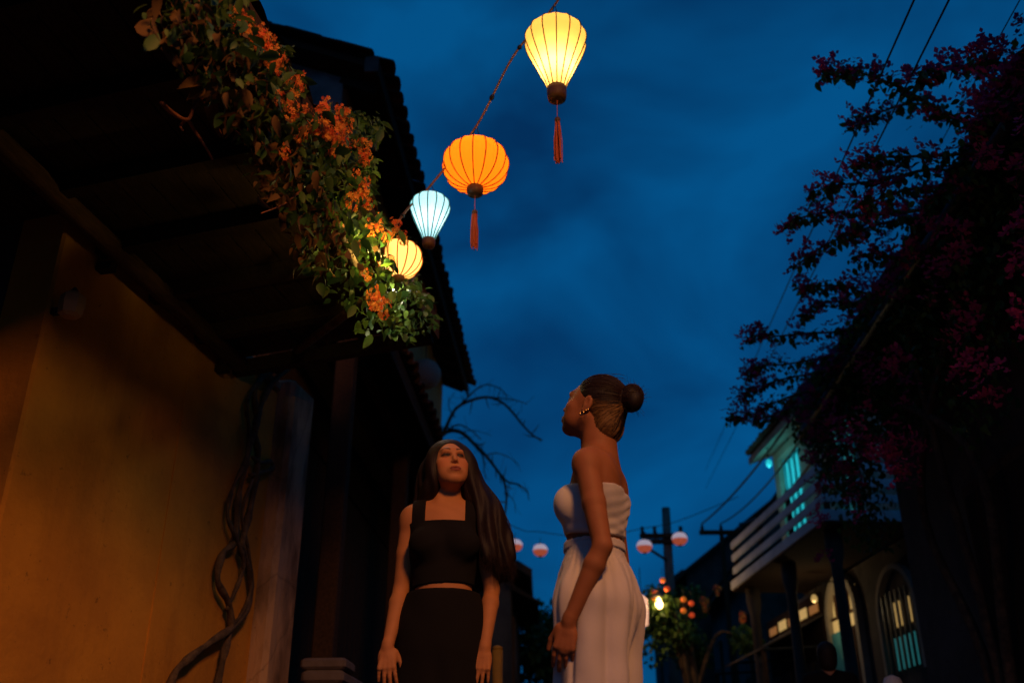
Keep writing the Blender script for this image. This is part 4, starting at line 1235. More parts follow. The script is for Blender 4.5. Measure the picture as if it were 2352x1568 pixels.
# the mass over the eave and hanging down the front
for i in range(15000):
    s = random.uniform(3.0, 9.6) if random.random() < .6 else random.uniform(7.2, 9.7)
    ph = random.uniform(0, 2 * pi)
    rr = abs(random.gauss(0, .12))
    if random.random() < 0.55:
        c = F3(s, E3P - 0.10 + rr * cos(ph) * 0.9, E3Z + 0.10 + rr * sin(ph) * 0.8)
    else:
        dz = random.random() ** 1.3
        c = F3(s + random.gauss(0, .1), E3P + 0.02 + random.gauss(0, .09) - dz * 0.30, E3Z - dz * (0.95 + 0.35 * sin(s * 2.3) + .2 * sin(s * 5.1)) + 0.1)
    bsc.put(c, rand_rot(0.6), random.uniform(.7, 1.3), random.randrange(2))
for i in range(330):
    s = random.uniform(3.0, 9.3)
    if random.random() < 0.6:
        c = F3(s, E3P + 0.02 + random.gauss(0, .10), E3Z + 0.16 + random.gauss(0, .12))
    else:
        s = random.choice((4.3, 5.2, 6.4, 6.9, 7.7, 8.6)) + random.gauss(0, .12)
        c = F3(s, E3P + 0.26 + random.gauss(0, .06), E3Z - random.random() * 1.5)
    fsc.put(c, rand_rot(0), random.uniform(.8, 1.3), 0)
bsc.finish(); fsc.finish()
for k in range(3):
    C = catmull([bb + np.array([.05 * k, .1 * k, -.13]), bb + np.array([.1, .2 * k, 1.2]), bb + np.array([-.05, .5 * k - .4, 2.5]), np.array([2.85, 7.0 - 1.4 * (k - 1), 3.75])], 6)
    MB().tube(C, list(np.linspace(.05, .025, len(C))), 8).build('trunk', M_bark, bou, bb, True)

# ------------------------------------------------------------------ bare drooping tree behind the tall house
tb = at_range(1012, 1568, 15.6); tb[2] = 0
bt = thing('bare_tree', 'bare drooping branches of a tree behind the tall house', 'tree', tb)
rt = at_range(1005, 1010, 15.6)
MB().tube(catmull([tb, (tb + rt) / 2 + np.array([-.1, 0, 0]), rt], 6), 0.09, 8).build('trunk', M_bark, bt, tb, True)
for pts, r in (([(1005, 1010), (1022, 985), (1038, 952), (1052, 934), (1085, 918), (1122, 912), (1155, 925), (1180, 950), (1200, 975), (1225, 1000), (1245, 1010)], .035),
               ([(1005, 1010), (1030, 990), (1060, 993), (1090, 1020), (1115, 1045), (1135, 1070), (1155, 1100), (1163, 1130), (1162, 1165), (1158, 1180)], .038),
               ([(1052, 934), (1075, 912), (1095, 893), (1120, 883), (1148, 892), (1165, 910)], .018), ([(1122, 912), (1160, 915), (1190, 920), (1210, 928)], .014),
               ([(1135, 1070), (1165, 1105), (1190, 1112), (1210, 1128), (1215, 1148)], .02), ([(1090, 1020), (1110, 1050), (1112, 1080), (1118, 1098)], .013), ([(1115, 1045), (1140, 1040), (1170, 1050), (1195, 1070)], .010),
               ([(1030, 985), (1055, 975), (1085, 990), (1105, 1010)], .016), ([(1060, 993), (1090, 988), (1130, 1000)], .008), ([(1163, 1130), (1180, 1150), (1185, 1180)], .008), ([(1038, 952), (1030, 925), (1045, 900)], .012)):
    C = catmull([at_range(x, y, 15.6 + random.uniform(-.2, .2) * (i > 0)) for i, (x, y) in enumerate(pts)], 5)
    m = MB().tube(C, list(np.linspace(r, r * 0.4, len(C))), 6)
    for k in range(2, len(C) - 1, 2):          # short side shoots
        e = C[k] + np.array([random.gauss(0, .1), random.gauss(0, .1), random.gauss(0, .13)])
        m.tube([C[k], (C[k] + e) / 2 + np.array([0, 0, -.02]), e], [r * .3, r * .25, .003], 4)
    m.build('branch', M_bark, bt, tb, True)

# ------------------------------------------------------------------ leafy trees at the street end
def leafy_tree(label, base, h, cr, nl, seed, leaf_s=0.16, flowers=0, group=None):
    rs = random.Random(seed)
    t = thing('street_tree', label, 'tree', base, 0, group)
    top = np.array([base[0], base[1], h])
    MB().tube(catmull([base, base + np.array([.1, 0, h * .4]), top], 6), list(np.linspace(.13, .04, 13)), 8).build('trunk', M_bark, t, base, True)
    lm = [leaf_mesh('tree_leaf', leaf_s, .6, material=M_leaf[0]), leaf_mesh('tree_leaf', leaf_s, .6, material=M_leaf[1])]
    V = [[], []]; F = [[], []]
    lob = [(top + np.array([rs.gauss(0, cr * .45), rs.gauss(0, cr * .45), rs.gauss(-.3 * cr, cr * .45)]), cr * rs.uniform(.3, .55)) for _ in range(9)]
    for c, r in lob:
        MB().tube(catmull([base + np.array([0, 0, h * .55]), (c + top) / 2 - np.array([0, 0, .2]), c], 4), list(np.linspace(.05, .015, 9)), 5).build('limb', M_bark, t, base, True)
    vs = [np.array([x.co[:] for x in q.vertices]) for q in lm]
    fs = np.array([list(x.vertices) for x in lm[0].polygons])
    arr = [[], []]
    for i in range(nl):
        c, r = rs.choice(lob)
        d = np.array([rs.gauss(0, 1), rs.gauss(0, 1), rs.gauss(0, 1)]); d /= np.linalg.norm(d)
        arr[i % 2].append((c + d * r * rs.random() ** .4, rand_rot(.5), rs.uniform(.7, 1.3)))
    for k in range(2):
        VV = np.concatenate([(vs[k] * s) @ R.T + (p - base) for p, R, s in arr[k]])
        FF = np.concatenate([fs + i * len(vs[k]) for i in range(len(arr[k]))])
        link('crown', mesh_data('crown', VV, FF, True), lm[k].materials[0], t)['kind'] = 'stuff'
    for i in range(flowers):
        c, r = rs.choice(lob)
        o = link('flower_cluster', FC[i % 4], None, t)
        o.location = tuple(c + np.array([rs.gauss(0, r * .5), rs.gauss(0, r * .4) - r * .6, rs.gauss(0, r * .5)]) - base)
        o.scale = (1.6, 1.6, 1.6)
    return t
p_ = at_range(1262, 1500, 23.0); hh = at_range(1262, 1480, 23)[2]; p_[2] = 0
leafy_tree('dark rounded tree at the street end between the women', p_, hh, 1.6, 6000, 3)
p_ = at_range(1575, 1400, 17.3); hh = at_range(1575, 1395, 17.3)[2]; p_[2] = 0
leafy_tree('lamp-lit shrub with orange flowers beside the glowing street lamp', p_, hh, 0.8, 2600, 11, 0.09, 7)
# small bright lanterns hung in the shrub
for i, (x, y, colr) in enumerate(((1522, 1332, 0), (1532, 1352, 1), (1570, 1376, 0), (1588, 1385, 1), (1570, 1402, 0), (1589, 1412, 1))):
    w = at_range(x, y, 16.3)
    o = thing('mini_lantern', ['tiny orange lantern topmost beside the utility pole', 'tiny red lantern just under the topmost orange one', 'tiny orange lantern upper middle of the lit shrub', 'tiny red-orange lantern upper right of the lit shrub',
                               'tiny orange lantern lower middle of the lit shrub', 'tiny red lantern lowest right of the lit shrub'][i], 'lantern', w, 0, 'tiny lanterns in the lit shrub')
    mm = MATS.get('mini_%d' % colr) or mat('mini_%d' % colr, (0.6, 0.1, 0.02), .7, emit=((1.0, 0.26, 0.02), (1.0, 0.09, 0.02))[colr], estr=0.32)
    MB().lathe([(0.012, -.04), (.038, -.024), (.046, 0.0), (.038, .028), (.012, .045)], n=10).build('shade', mm, o, smooth=True)
    MB().tube([(0, 0, .045), (0, 0, .2)], .004, 4).build('hook', M_wire, o)

# ================================================================== people: one continuous skin per body, grown from blended shapes
class Field:
    def __init__(self, lo, hi, h):
        self.lo, self.h = np.asarray(lo, float), h
        self.n = np.ceil((np.asarray(hi, float) - self.lo) / h).astype(int) + 1
        self.F = np.full(self.n, 1.0, np.float32)
    def sub(self, lo, hi):
        i0 = np.clip(np.floor((np.asarray(lo) - self.lo) / self.h).astype(int), 0, self.n - 1)
        i1 = np.clip(np.ceil((np.asarray(hi) - self.lo) / self.h).astype(int) + 1, 1, self.n)
        sl = tuple(slice(a, b) for a, b in zip(i0, i1))
        ax = [(self.lo[k] + self.h * np.arange(i0[k], i1[k])).astype(np.float32) for k in range(3)]
        X, Y, Z = np.meshgrid(*ax, indexing='ij', sparse=True)
        return sl, X, Y, Z
    def grid(self):
        ax = [(self.lo[k] + self.h * np.arange(self.n[k])).astype(np.float32) for k in range(3)]
        return np.meshgrid(*ax, indexing='ij', sparse=True)
    @staticmethod
    def smin(a, b, k):
        if k <= 0:
            return np.minimum(a, b)
        hh = np.maximum(k - np.abs(a - b), 0) / k
        return np.minimum(a, b) - hh * hh * k * 0.25
    def put(self, prim, k=0.02, cut=False, pad=0.0):
        lo, hi, f = prim
        mg = k + 4 * self.h + pad
        sl, X, Y, Z = self.sub(lo - mg, hi + mg)
        d = f(X, Y, Z).astype(np.float32)
        if cut:
            self.F[sl] = -self.smin(-self.F[sl], d, k)
        else:
            self.F[sl] = self.smin(self.F[sl], d, k)

def p_cone(a, b, ra, rb):
    a, b = np.asarray(a, float), np.asarray(b, float)
    ba = b - a
    l2 = ba.dot(ba)
    def f(X, Y, Z):
        t = np.clip(((X - a[0]) * ba[0] + (Y - a[1]) * ba[1] + (Z - a[2]) * ba[2]) / l2, 0, 1)
        dx, dy, dz = X - a[0] - t * ba[0], Y - a[1] - t * ba[1], Z - a[2] - t * ba[2]
        return np.sqrt(dx * dx + dy * dy + dz * dz) - (ra + (rb - ra) * t)
    r = max(ra, rb)
    return np.minimum(a, b) - r, np.maximum(a, b) + r, f

def p_ell(c, r, R=None):
    c, r = np.asarray(c, float), np.asarray(r, float)
    M = np.eye(3) if R is None else np.asarray(R, float)      # columns: the ellipsoid's axes
    def f(X, Y, Z):
        dx, dy, dz = X - c[0], Y - c[1], Z - c[2]
        q = [M[0, i] * dx + M[1, i] * dy + M[2, i] * dz for i in range(3)]
        k0 = np.sqrt(sum((q[i] / r[i]) ** 2 for i in range(3))) + 1e-9
        k1 = np.sqrt(sum((q[i] / (r[i] * r[i])) ** 2 for i in range(3))) + 1e-9
        return k0 * (k0 - 1) / k1
    e = r.max() if R is not None else r
    return c - e, c + e, f

def surface(F, lo, h):
    """naive surface nets"""
    s = F < 0
    nx, ny, nz = F.shape
    c = np.zeros((nx - 1, ny - 1, nz - 1), np.int8)
    for i in (0, 1):
        for j in (0, 1):
            for k in (0, 1):
                c += s[i:nx - 1 + i, j:ny - 1 + j, k:nz - 1 + k]
    mixed = (c > 0) & (c < 8)
    cells = np.argwhere(mixed)
    idx = np.full(mixed.shape, -1, np.int32)
    idx[mixed] = np.arange(len(cells))
    acc = np.zeros((len(cells), 3)); num = np.zeros(len(cells))
    I, J, K = cells.T
    cor = [(i, j, k) for i in (0, 1) for j in (0, 1) for k in (0, 1)]
    for a in cor:
        for ax in range(3):
            if a[ax]:
                continue
            b = list(a); b[ax] = 1
            fa, fb = F[I + a[0], J + a[1], K + a[2]], F[I + b[0], J + b[1], K + b[2]]
            x = (fa < 0) != (fb < 0)
            t = np.where(x, fa / np.where(x, fa - fb, 1), 0)
            p = np.tile(np.asarray(a, float), (len(cells), 1))
            p[:, ax] += t
            acc += p * x[:, None]; num += x
    V = lo + h * (cells + acc / num[:, None])
    Q = []
    for ax in range(3):
        sl0 = [slice(None)] * 3; sl1 = [slice(None)] * 3
        sl0[ax] = slice(0, -1); sl1[ax] = slice(1, None)
        x = np.argwhere(s[tuple(sl0)] != s[tuple(sl1)])
        o1, o2 = [k for k in range(3) if k != ax]
        x = x[(x[:, o1] > 0) & (x[:, o2] > 0) & (x[:, o1] < F.shape[o1] - 1) & (x[:, o2] < F.shape[o2] - 1)]
        def at(d1, d2):
            y = x.copy(); y[:, o1] -= d1; y[:, o2] -= d2
            return idx[y[:, 0], y[:, 1], y[:, 2]]
        q = np.stack([at(1, 1), at(0, 1), at(0, 0), at(1, 0)], 1)
        inside = s[x[:, 0], x[:, 1], x[:, 2]]
        flip = inside if ax != 1 else ~inside
        q[~flip] = q[~flip][:, ::-1]
        Q.append(q)
    Q = np.concatenate(Q)
    Q = Q[(Q >= 0).all(1)]
    return V, Q

def smooth_verts(V, Q, it=2, lam=0.5):
    E = np.concatenate([Q[:, [0, 1]], Q[:, [1, 2]], Q[:, [2, 3]], Q[:, [3, 0]]])
    E = np.concatenate([E, E[:, ::-1]])
    deg = np.bincount(E[:, 0], minlength=len(V))[:, None] + 1e-9
    for _ in range(it):
        S = np.stack([np.bincount(E[:, 0], weights=V[E[:, 1], k], minlength=len(V)) for k in range(3)], 1)
        V = V + lam * (S / deg - V)
    return V

def skin_obj(name, V, Q, material, parent, cols=None, sc=1.0):
    me = mesh_data(name, V * sc, Q, True)
    if cols is not None:
        at_ = me.attributes.new('col', 'FLOAT_COLOR', 'POINT')
        at_.data.foreach_set('color', np.concatenate([cols, np.ones((len(V), 1))], 1).astype(np.float32).ravel())
    return link(name, me, material, parent)

def head_frame(o, yaw, pitch, roll=0.0):
    eF = np.array([0, -cos(pitch), sin(pitch)]); eU = np.array([0, sin(pitch), cos(pitch)]); eX = np.array([1.0, 0, 0])
    cr, sr = cos(roll), sin(roll)
    eX, eU = eX * cr + eU * sr, eU * cr - eX * sr
    cz, sz = cos(yaw), sin(yaw)
    Z = np.array([[cz, -sz, 0], [sz, cz, 0], [0, 0, 1]])
    R = np.stack([Z @ eX, Z @ eF, Z @ eU], 1)
    o = np.asarray(o, float)
    return (lambda x, f, u: o + R @ np.array([x, f, u])), R

def head_prims(S, H, R, ears=True):
    e = lambda c, r: p_ell(H(*c), r, R)
    S.put(e((0, -.018, .034), (.073, .092, .083)), .02)
    S.put(e((0, .030, -.012), (.061, .060, .085)), .03)
    S.put(e((0, .032, -.070), (.041, .052, .038)), .03)
    for s in (-1, 1):
        S.put(p_cone(H(s * .046, -.002, -.052), H(s * .016, .062, -.093), .015, .012), .022)
        S.put(e((s * .042, .056, -.020), (.021, .022, .017)), .02)
        S.put(e((s * .032, .050, -.052), (.025, .026, .032)), .025)
    S.put(e((0, .068, -.094), (.019, .016, .013)), .02)
    S.put(p_cone(H(-.032, .078, .026), H(.032, .078, .026), .010, .010), .02)
    for s in (-1, 1):
        S.put(e((s * .031, .102, .005), (.018, .019, .0105)), .012, cut=True)
    S.put(p_cone(H(0, .085, .014), H(0, .100, -.024), .0068, .0080), .012)
    S.put(e((0, .1015, -.028), (.0085, .0080, .0070)), .007)
    for s in (-1, 1):
        S.put(e((s * .0095, .0915, -.0305), (.0058, .008, .0055)), .005)
        S.put(e((s * .030, .0735, .004), (.0145, .0135, .0105)), .004)
    S.put(e((0, .082, -.064), (.026, .016, .016)), .012)
    S.put(e((0, .0925, -.0585), (.0215, .0095, .0056)), .005)
    S.put(e((0, .0905, -.0685), (.0185, .0105, .0066)), .005)
    S.put(e((0, .1035, -.0632), (.0235, .0085, .0016)), .003, cut=True)
    if ears:
        for s in (-1, 1):
            ax = H(s * .074, -.008, -.004)
            S.put(e((s * .0735, -.012, -.004), (.009, .017, .030)), .006)
            S.put(e((s * .083, -.008, .000), (.006, .010, .016)), .004, cut=True)
            S.put(e((s * .073, -.004, -.030), (.007, .009, .010)), .004)

def hand_prims(S, w, d, n, t, curl, sc=1.0, splay=0.10, thumb=0.75):
    """w wrist, d towards the fingers, n out of the palm, t towards the thumb"""
    d, n, t = [np.asarray(q, float) / np.linalg.norm(q) for q in (d, n, t)]
    R = np.stack([d, t, n], 1)
    S.put(p_ell(w + d * .046 * sc, (.052 * sc, .0345 * sc, .0125 * sc), R), .008)
    S.put(p_cone(w - d * .01, w + d * .03 * sc, .0195 * sc, .014 * sc), .012)
    for i in range(4):
        S.put(p_cone(w + d * .03 * sc + t * (.016 - .011 * i) * sc - n * .003, w + d * .078 * sc + t * (.0255 - .0172 * i) * sc - n * .002, .0085 * sc, .0092 * sc), .006)
    S.put(p_ell(w + d * .036 * sc + t * .024 * sc + n * .006 * sc, (.030 * sc, .012 * sc, .012 * sc), R), .008)
    Ls = (.068, .076, .071, .056)
    for i in range(4):
        b = w + d * (.078 - (.004, 0, .003, .011)[i]) * sc + t * (.0265 - .0175 * i) * sc
        ang = 0.05
        p, dirx = b, d + t * (splay * (1.2 - .8 * i))
        dirx = dirx / np.linalg.norm(dirx)
        r = .0082 * sc * (1.0, 1.02, .98, .88)[i]
        for k, frac in enumerate((.44, .31, .25)):
            ang += curl * (0.8, 1.0, .7)[k]
            v_ = dirx * cos(ang) + n * sin(ang)
            q = p + v_ * Ls[i] * frac * sc
            S.put(p_cone(p, q, r, r * .9), .003 if k == 0 else .002)
            p, r = q, r * .9
    p = w + d * .022 * sc + t * .028 * sc + n * .006 * sc
    v1 = d * .80 + t * .55 * thumb + n * .25
    q = p + v1 / np.linalg.norm(v1) * .042 * sc
    S.put(p_cone(p, q, .0125 * sc, .0095 * sc), .008)
    v2 = d * .95 + t * .12 + n * .25
    S.put(p_cone(q, q + v2 / np.linalg.norm(v2) * .030 * sc, .0092 * sc, .0075 * sc), .003)

DROP_Z = [0.0]
def zm(z):                                # lowers everything above the waist a little: shoulders, bust and arms, not the head
    t = min(1.0, max(0.0, (z - 1.06) / .22))
    return z - DROP_Z[0] * t * t * (3 - 2 * t)

SLIM = [1.0]
def torso_prims(S, bust=1.0, pad=0.0, glute=1.0):
    def P(prim, k):
        S.put(prim, k, pad=pad)
    pe, pc = p_ell, p_cone
    def p_e(c, r):
        k = SLIM[0] if .97 < c[2] < 1.15 else 1.0
        return pe((c[0], c[1], zm(c[2])), (r[0] * k, r[1] * k, r[2]))
    def p_c(a, b, ra, rb): return pc((a[0], a[1], zm(a[2])), (b[0], b[1], zm(b[2])), ra, rb)
    P(p_e((0, .010, 1.235), (.132, .092, .175)), .04)
    P(p_c((-.112, .022, 1.352), (.112, .022, 1.352), .050, .050), .05)
    P(p_e((0, .002, 1.07), (.108, .078, .13)), .05)
    P(p_e((0, .012, .93), (.143, .102, .125)), .06)
    for s in (-1, 1):
        P(p_e((s * .068, .070 - .028 * (1 - glute) * 4, .895), (.076, .068, .085)), .05)
        P(p_e((s * .072, -.066 - .006 * bust, 1.225), (.056, .046 * bust, .054)), .035)
        P(p_e((s * .085, .060, 1.30), (.062, .040, .085)), .05)       # shoulder blade
    P(p_e((0, -.045, 1.02), (.08, .045, .12)), .05)

def leg_prims(S, pad=0.0):
    for s in (-1, 1):
        for prim in (p_cone((s * .085, .012, .88), (s * .085, 0, .50), .086, .056), p_cone((s * .085, 0, .50), (s * .085, .02, .09), .052, .034),
                     p_ell((s * .085, .030, .34), (.050, .052, .12)), p_cone((s * .088, .035, .045), (s * .10, -.13, .03), .034, .026)):
            S.put(prim, .03, pad=pad)

def body_field(pose, h=0.0033):
    S = Field((-.36, -.30, -.02), (.36, .30, 1.74), h)
    torso_prims(S, pose.get('bust', 1.0), glute=pose.get('glute', 1.0))
    leg_prims(S)
    for s in (-1, 1):
        S.put(p_cone((s * .045, .030, zm(1.395)), (s * .136, .018, zm(1.362)), .036, .032), .04)
        S.put(p_cone((s * .018, -.035, zm(1.352)), (s * .145, -.008, zm(1.372)), .011, .011), .015)     # collar bone
    H, R = head_frame(*pose['head'])
    S.put(p_cone((0, .030, zm(1.36)), H(0, -.032, -.045), pose.get('neck', .055), pose.get('neck', .055) * .95), .03)
    for s in (-1, 1):
        S.put(p_cone((s * .016, -.022, zm(1.36)), H(s * .048, -.030, -.05), .012, .013), .02)
    head_prims(S, H, R)
    for (sh, el, wr, d, n, t, curl, spl) in pose['arms']:
        sh, el, wr = [np.asarray(q, float) for q in (sh, el, wr)]
        mid, fm = sh * .5 + el * .5, el * .75 + wr * .25
        S.put(p_ell(sh + (0, 0, -.014), (.041, .044, .048)), .022)
        S.put(p_cone(sh, mid, .040, .0375), .016)
        S.put(p_cone(mid, el, .0375, .0300), .010)
        S.put(p_cone(el, fm, .0300, .0325), .010)
        S.put(p_cone(fm, wr, .0325, .0205), .010)
        hand_prims(S, wr, d, n, t, curl, splay=spl)
    return S, H, R

def skin_cols(V, H, R, base, lip, brow):
    o = H(0, 0, 0)
    q = (V - o) @ R                       # head coordinates: x, forward, up
    x, f, u = np.abs(q[:, 0]), q[:, 1], q[:, 2]
    c = np.tile(np.asarray(base, float), (len(V), 1))
    n1 = np.sin(V[:, 0] * 61 + 3 * np.sin(V[:, 2] * 37)) * np.sin(V[:, 1] * 53 + V[:, 2] * 29)
    c *= (1 + 0.05 * n1)[:, None]
    def paint(mask, col, a=1.0):
        c[mask] = c[mask] * (1 - a) + np.asarray(col) * a
    head = (np.abs(q) < .16).all(1)
    paint(head & (f > .05) & (x > .02) & (x < .062) & (u > -.05) & (u < -.005), np.asarray(base) * np.array([1.12, .86, .8]), .5)
    lipm = head & (f > .078) & (x < .0235 - np.abs(u + .064) * .7) & (np.abs(u + .0638) < .0125 - x * .22)
    paint(lipm, lip, .9)
    paint(head & (f > .085) & (x < .023) & (np.abs(u + .0632) < .0018), np.asarray(lip) * .35, .8)
    arc = .0285 + .006 * np.sin(np.clip((x - .012) / .042, 0, 1) * pi * .8)
    paint(head & (f > .035) & (x > .012) & (x < .054) & (np.abs(u - arc) < .0042 * (1.15 - np.clip((x - .02) / .05, 0, .8))), brow, .85)
    lash = head & (f > .04) & (x > .0135) & (x < .0475) & (np.abs(u - (.0105 - ((x - .030) / .017) ** 2 * .006)) < .0034)
    paint(lash, (.012, .007, .005), .9)
    low = head & (f > .04) & (x > .015) & (x < .046) & (np.abs(u - (-.0028 + ((x - .030) / .017) ** 2 * .005)) < .0013)
    paint(low, np.asarray(brow), .5)
    lid_shade = head & (f > .05) & (((x - .031) / .0215) ** 2 + ((u - .006) / .0125) ** 2 < 1)  # skin round the eye painted darker, shade put into the colour
    paint(lid_shade, np.asarray(base) * np.array([.5, .38, .32]), .75)
    eye = head & (f > .055) & (((x - .030) / .0150) ** 2 + ((u - .004) / .0064) ** 2 < 1)
    paint(lash, (.008, .005, .004), .95)
    paint(eye, (.03, .02, .016), .95)
    return c, q, eye

def paint_iris(c, q, eye, gx, gu):
    for s in (-1, 1):
        m = eye & (((q[:, 0] - s * .030 - gx) / .0066) ** 2 + ((q[:, 2] - .004 - gu) / .0066) ** 2 < 1)
        c[m] = (.010, .006, .004)
    return c

def noise3(X, Y, Z, f, seed=0):
    r = np.random.default_rng(seed)
    out = 0
    for k in range(5):
        v_ = r.normal(size=3) * f
        out = out + np.sin(X * v_[0] + Y * v_[1] + Z * v_[2] + r.uniform(0, 6.28))
    return out / 5

def strand_mesh(curves, r, n=4):
    V, F = [], []
    for C in curves:
        C = np.asarray(C)
        m = len(C)
        T = np.gradient(C, axis=0); T /= np.linalg.norm(T, axis=1)[:, None] + 1e-9
        A = np.cross(T, (0.31, 0.2, 0.93)); A /= np.linalg.norm(A, axis=1)[:, None] + 1e-9
        B = np.cross(T, A)
        b = len(V)
        rad = r * (1 - 0.75 * np.linspace(0, 1, m) ** 3)
        for i in range(m):
            for k in range(n):
                th = 2 * pi * k / n
                V.append(C[i] + (A[i] * cos(th) + B[i] * sin(th)) * rad[i])
        for i in range(m - 1):
            for k in range(n):
                F.append((b + i * n + k, b + i * n + (k + 1) % n, b + (i + 1) * n + (k + 1) % n, b + (i + 1) * n + k))
    return np.array(V), np.array(F)

M_skin = mat('skin', (.5, .3, .2), 0.62, attr='col', spec=0.22, sss=0.05, bump=0.06, bscale=160)
M_hair = mat('dark_brown_hair', (.03, .014, .009), 0.6, attr='col', spec=0.22, bump=0.15, bscale=60, stretch=(3, 3, .5))
M_hairs = mat('hair_strands', (.022, .0085, .006), 0.55, spec=0.22)
M_white = mat('white_jersey', (.54, .49, .48), 0.85, sheen=0.2, bump=0.08, bscale=300)
M_trous = mat('white_crepe', (.52, .46, .45), 0.85, sheen=0.2, bump=0.10, bscale=260)
M_black = mat('black_jersey', (.008, .0065, .0065), 0.95, spec=0.15, bump=0.1, bscale=200)
M_gold = mat('gold', (.8, .5, .2), .3, metal=1.0)
M_shoe = mat('shoe_leather', (.05, .03, .02), .6)

# ------------------------------------------------------------------ the woman in white: seen from behind her left side, looking up and away
DROP_Z[0] = .05; SLIM[0] = .86
W_pose = dict(bust=.8, neck=.064, glute=.6,
    head=((0, .012, 1.545), radians(-8), radians(21)),
    arms=[((.148, .014, 1.300), (.208, .072, 1.005), (.210, -.040, .785), (-.02, -.22, -.97), (-1, -.1, 0), (.1, -1, .2), .34, .04),
          ((-.155, .018, 1.300), (-.205, .045, 1.005), (-.200, -.01, .77), (0, -.1, -1), (1, 0, 0), (0, -1, 0), .2, .1)])
S, H, R = body_field(W_pose)
V, Q = surface(S.F, S.lo, S.h)
V = smooth_verts(V, Q, 1, .4)
c, q, eye = skin_cols(V, H, R, (.275, .098, .040), (.24, .07, .05), (.02, .012, .008))
c = paint_iris(c, q, eye, 0, .002)
w_loc = at_range(1366, 1250, 3.26); w_loc[2] = 0
WSC = 1.0
wom = thing('person', 'woman in white strapless top and white trousers, hair in a bun, looking up', 'person', w_loc, radians(-106))
skin_obj('body', V, Q, M_skin, wom, c, WSC)
# tube top: hugs the torso, gathered folds
T = Field((-.22, -.22, .98), (.22, .22, 1.40), .004)
torso_prims(T, .82, pad=.03)
X, Y, Z = T.grid()
ang = np.arctan2(X, -Y)
diag = Z * 190 - ang * 9 + 2.0 * noise3(X, Y, Z, 14, 1)
fold = .0019 * np.sin(diag) * (0.15 + 0.85 * np.clip((Y + .01) / .05, 0, 1)) * np.clip(.55 + noise3(X, Y, Z, 16, 4), 0, 1)
fold = fold + .0020 * np.sin(Z * 170 + ang * 3 + 2 * noise3(X, Y, Z, 12, 2)) * np.clip((1.15 - Z) / .09, 0, 1)
Ft = T.F - .0075 - fold
top_z = 1.250 - .02 * np.clip((Y + .05) / .1, 0, 1) + .006 * np.cos(ang * 2)
bot_z = 1.082 + .006 * np.sin(ang * 2 + 1) + .006 * np.clip(-Y / .1, -1, 1)
Ft = np.maximum(Ft, np.maximum(Z - top_z, bot_z - Z))
V, Q = surface(Ft, T.lo, T.h)
skin_obj('tube_top', smooth_verts(V, Q, 2, .5), Q, M_white, wom, None, WSC)
# wide high-waisted trousers with gathers under an elastic waistband
T = Field((-.34, -.30, .05), (.34, .30, 1.10), .006)
pr = [(p_ell((0, -.002, .98), (.128, .095, .10)), .05), (p_ell((0, .000, .88), (.172, .122, .13)), .06)]
for s in (-1, 1):
    pr += [(p_ell((s * .075, .045, .86), (.088, .066, .12)), .06), (p_cone((s * .09, .000, .84), (s * .10, .00, .40), .106, .110), .05), (p_cone((s * .10, .01, .40), (s * .115, .01, .06), .114, .125), .03)]
pr += [(p_ell((0, .002, 1.06), (.104, .076, .06)), .05)]
for a, k in pr:
    T.put(a, k, pad=.04)
X, Y, Z = T.grid()
ang = np.arctan2(X, -Y)
dn = np.clip((1.03 - Z) / .12, 0, 1)
fold = dn * (.009 * np.sin(ang * 9 + 2.5 * noise3(X * 0, Y * 0, Z, 4, 7) + 1.2 * np.sin(Z * 5)) + .006 * np.sin(ang * 13 + Z * 6) * np.clip(1 - Z, 0, 1)) * (.35 + .65 * dn)
fold = fold + .0035 * np.sin(ang * 46 + 2 * noise3(X, Y, Z, 12, 3)) * np.clip(1 - np.abs(Z - 1.0) / .09, 0, 1)
fold = fold + .005 * noise3(X, Y, Z, 26, 9) * dn + .004 * np.sin(ang * 22 + 3 * noise3(X * 0, Y * 0, Z, 5, 17)) * dn * np.clip(.5 + noise3(X, Y, Z * .3, 14, 21), 0, 1)
for a0, w0, dp0 in ((1.42, .045, .013), (1.05, .07, .009), (1.95, .06, .010), (.55, .08, .008), (2.5, .07, .009)):     # pressed pleats and the side pocket
    fold = fold - dp0 * np.exp(-((ang - a0 - .25 * (Z - .8)) / w0) ** 2) * np.clip((1.0 - Z) / .1, 0, 1)
Ft = np.maximum(T.F - .004 - fold, np.maximum(Z - 1.058, .07 - Z))
V, Q = surface(Ft, T.lo, T.h)
skin_obj('trousers', smooth_verts(V, Q, 2, .5), Q, M_trous, wom, None, WSC)
T = Field((-.2, -.2, 1.0), (.2, .2, 1.1), .004)
torso_prims(T, 1.0, pad=.03)
X, Y, Z = T.grid(); ang = np.arctan2(X, -Y)
Ft = np.maximum(T.F - .0085 - .0010 * np.sin(ang * 60 + np.sin(ang * 9)), np.maximum(Z - 1.066 - .002 * np.sin(ang * 26), 1.036 - Z))
V, Q = surface(Ft, T.lo, T.h)
skin_obj('waistband', V, Q, M_trous, wom, None, WSC)
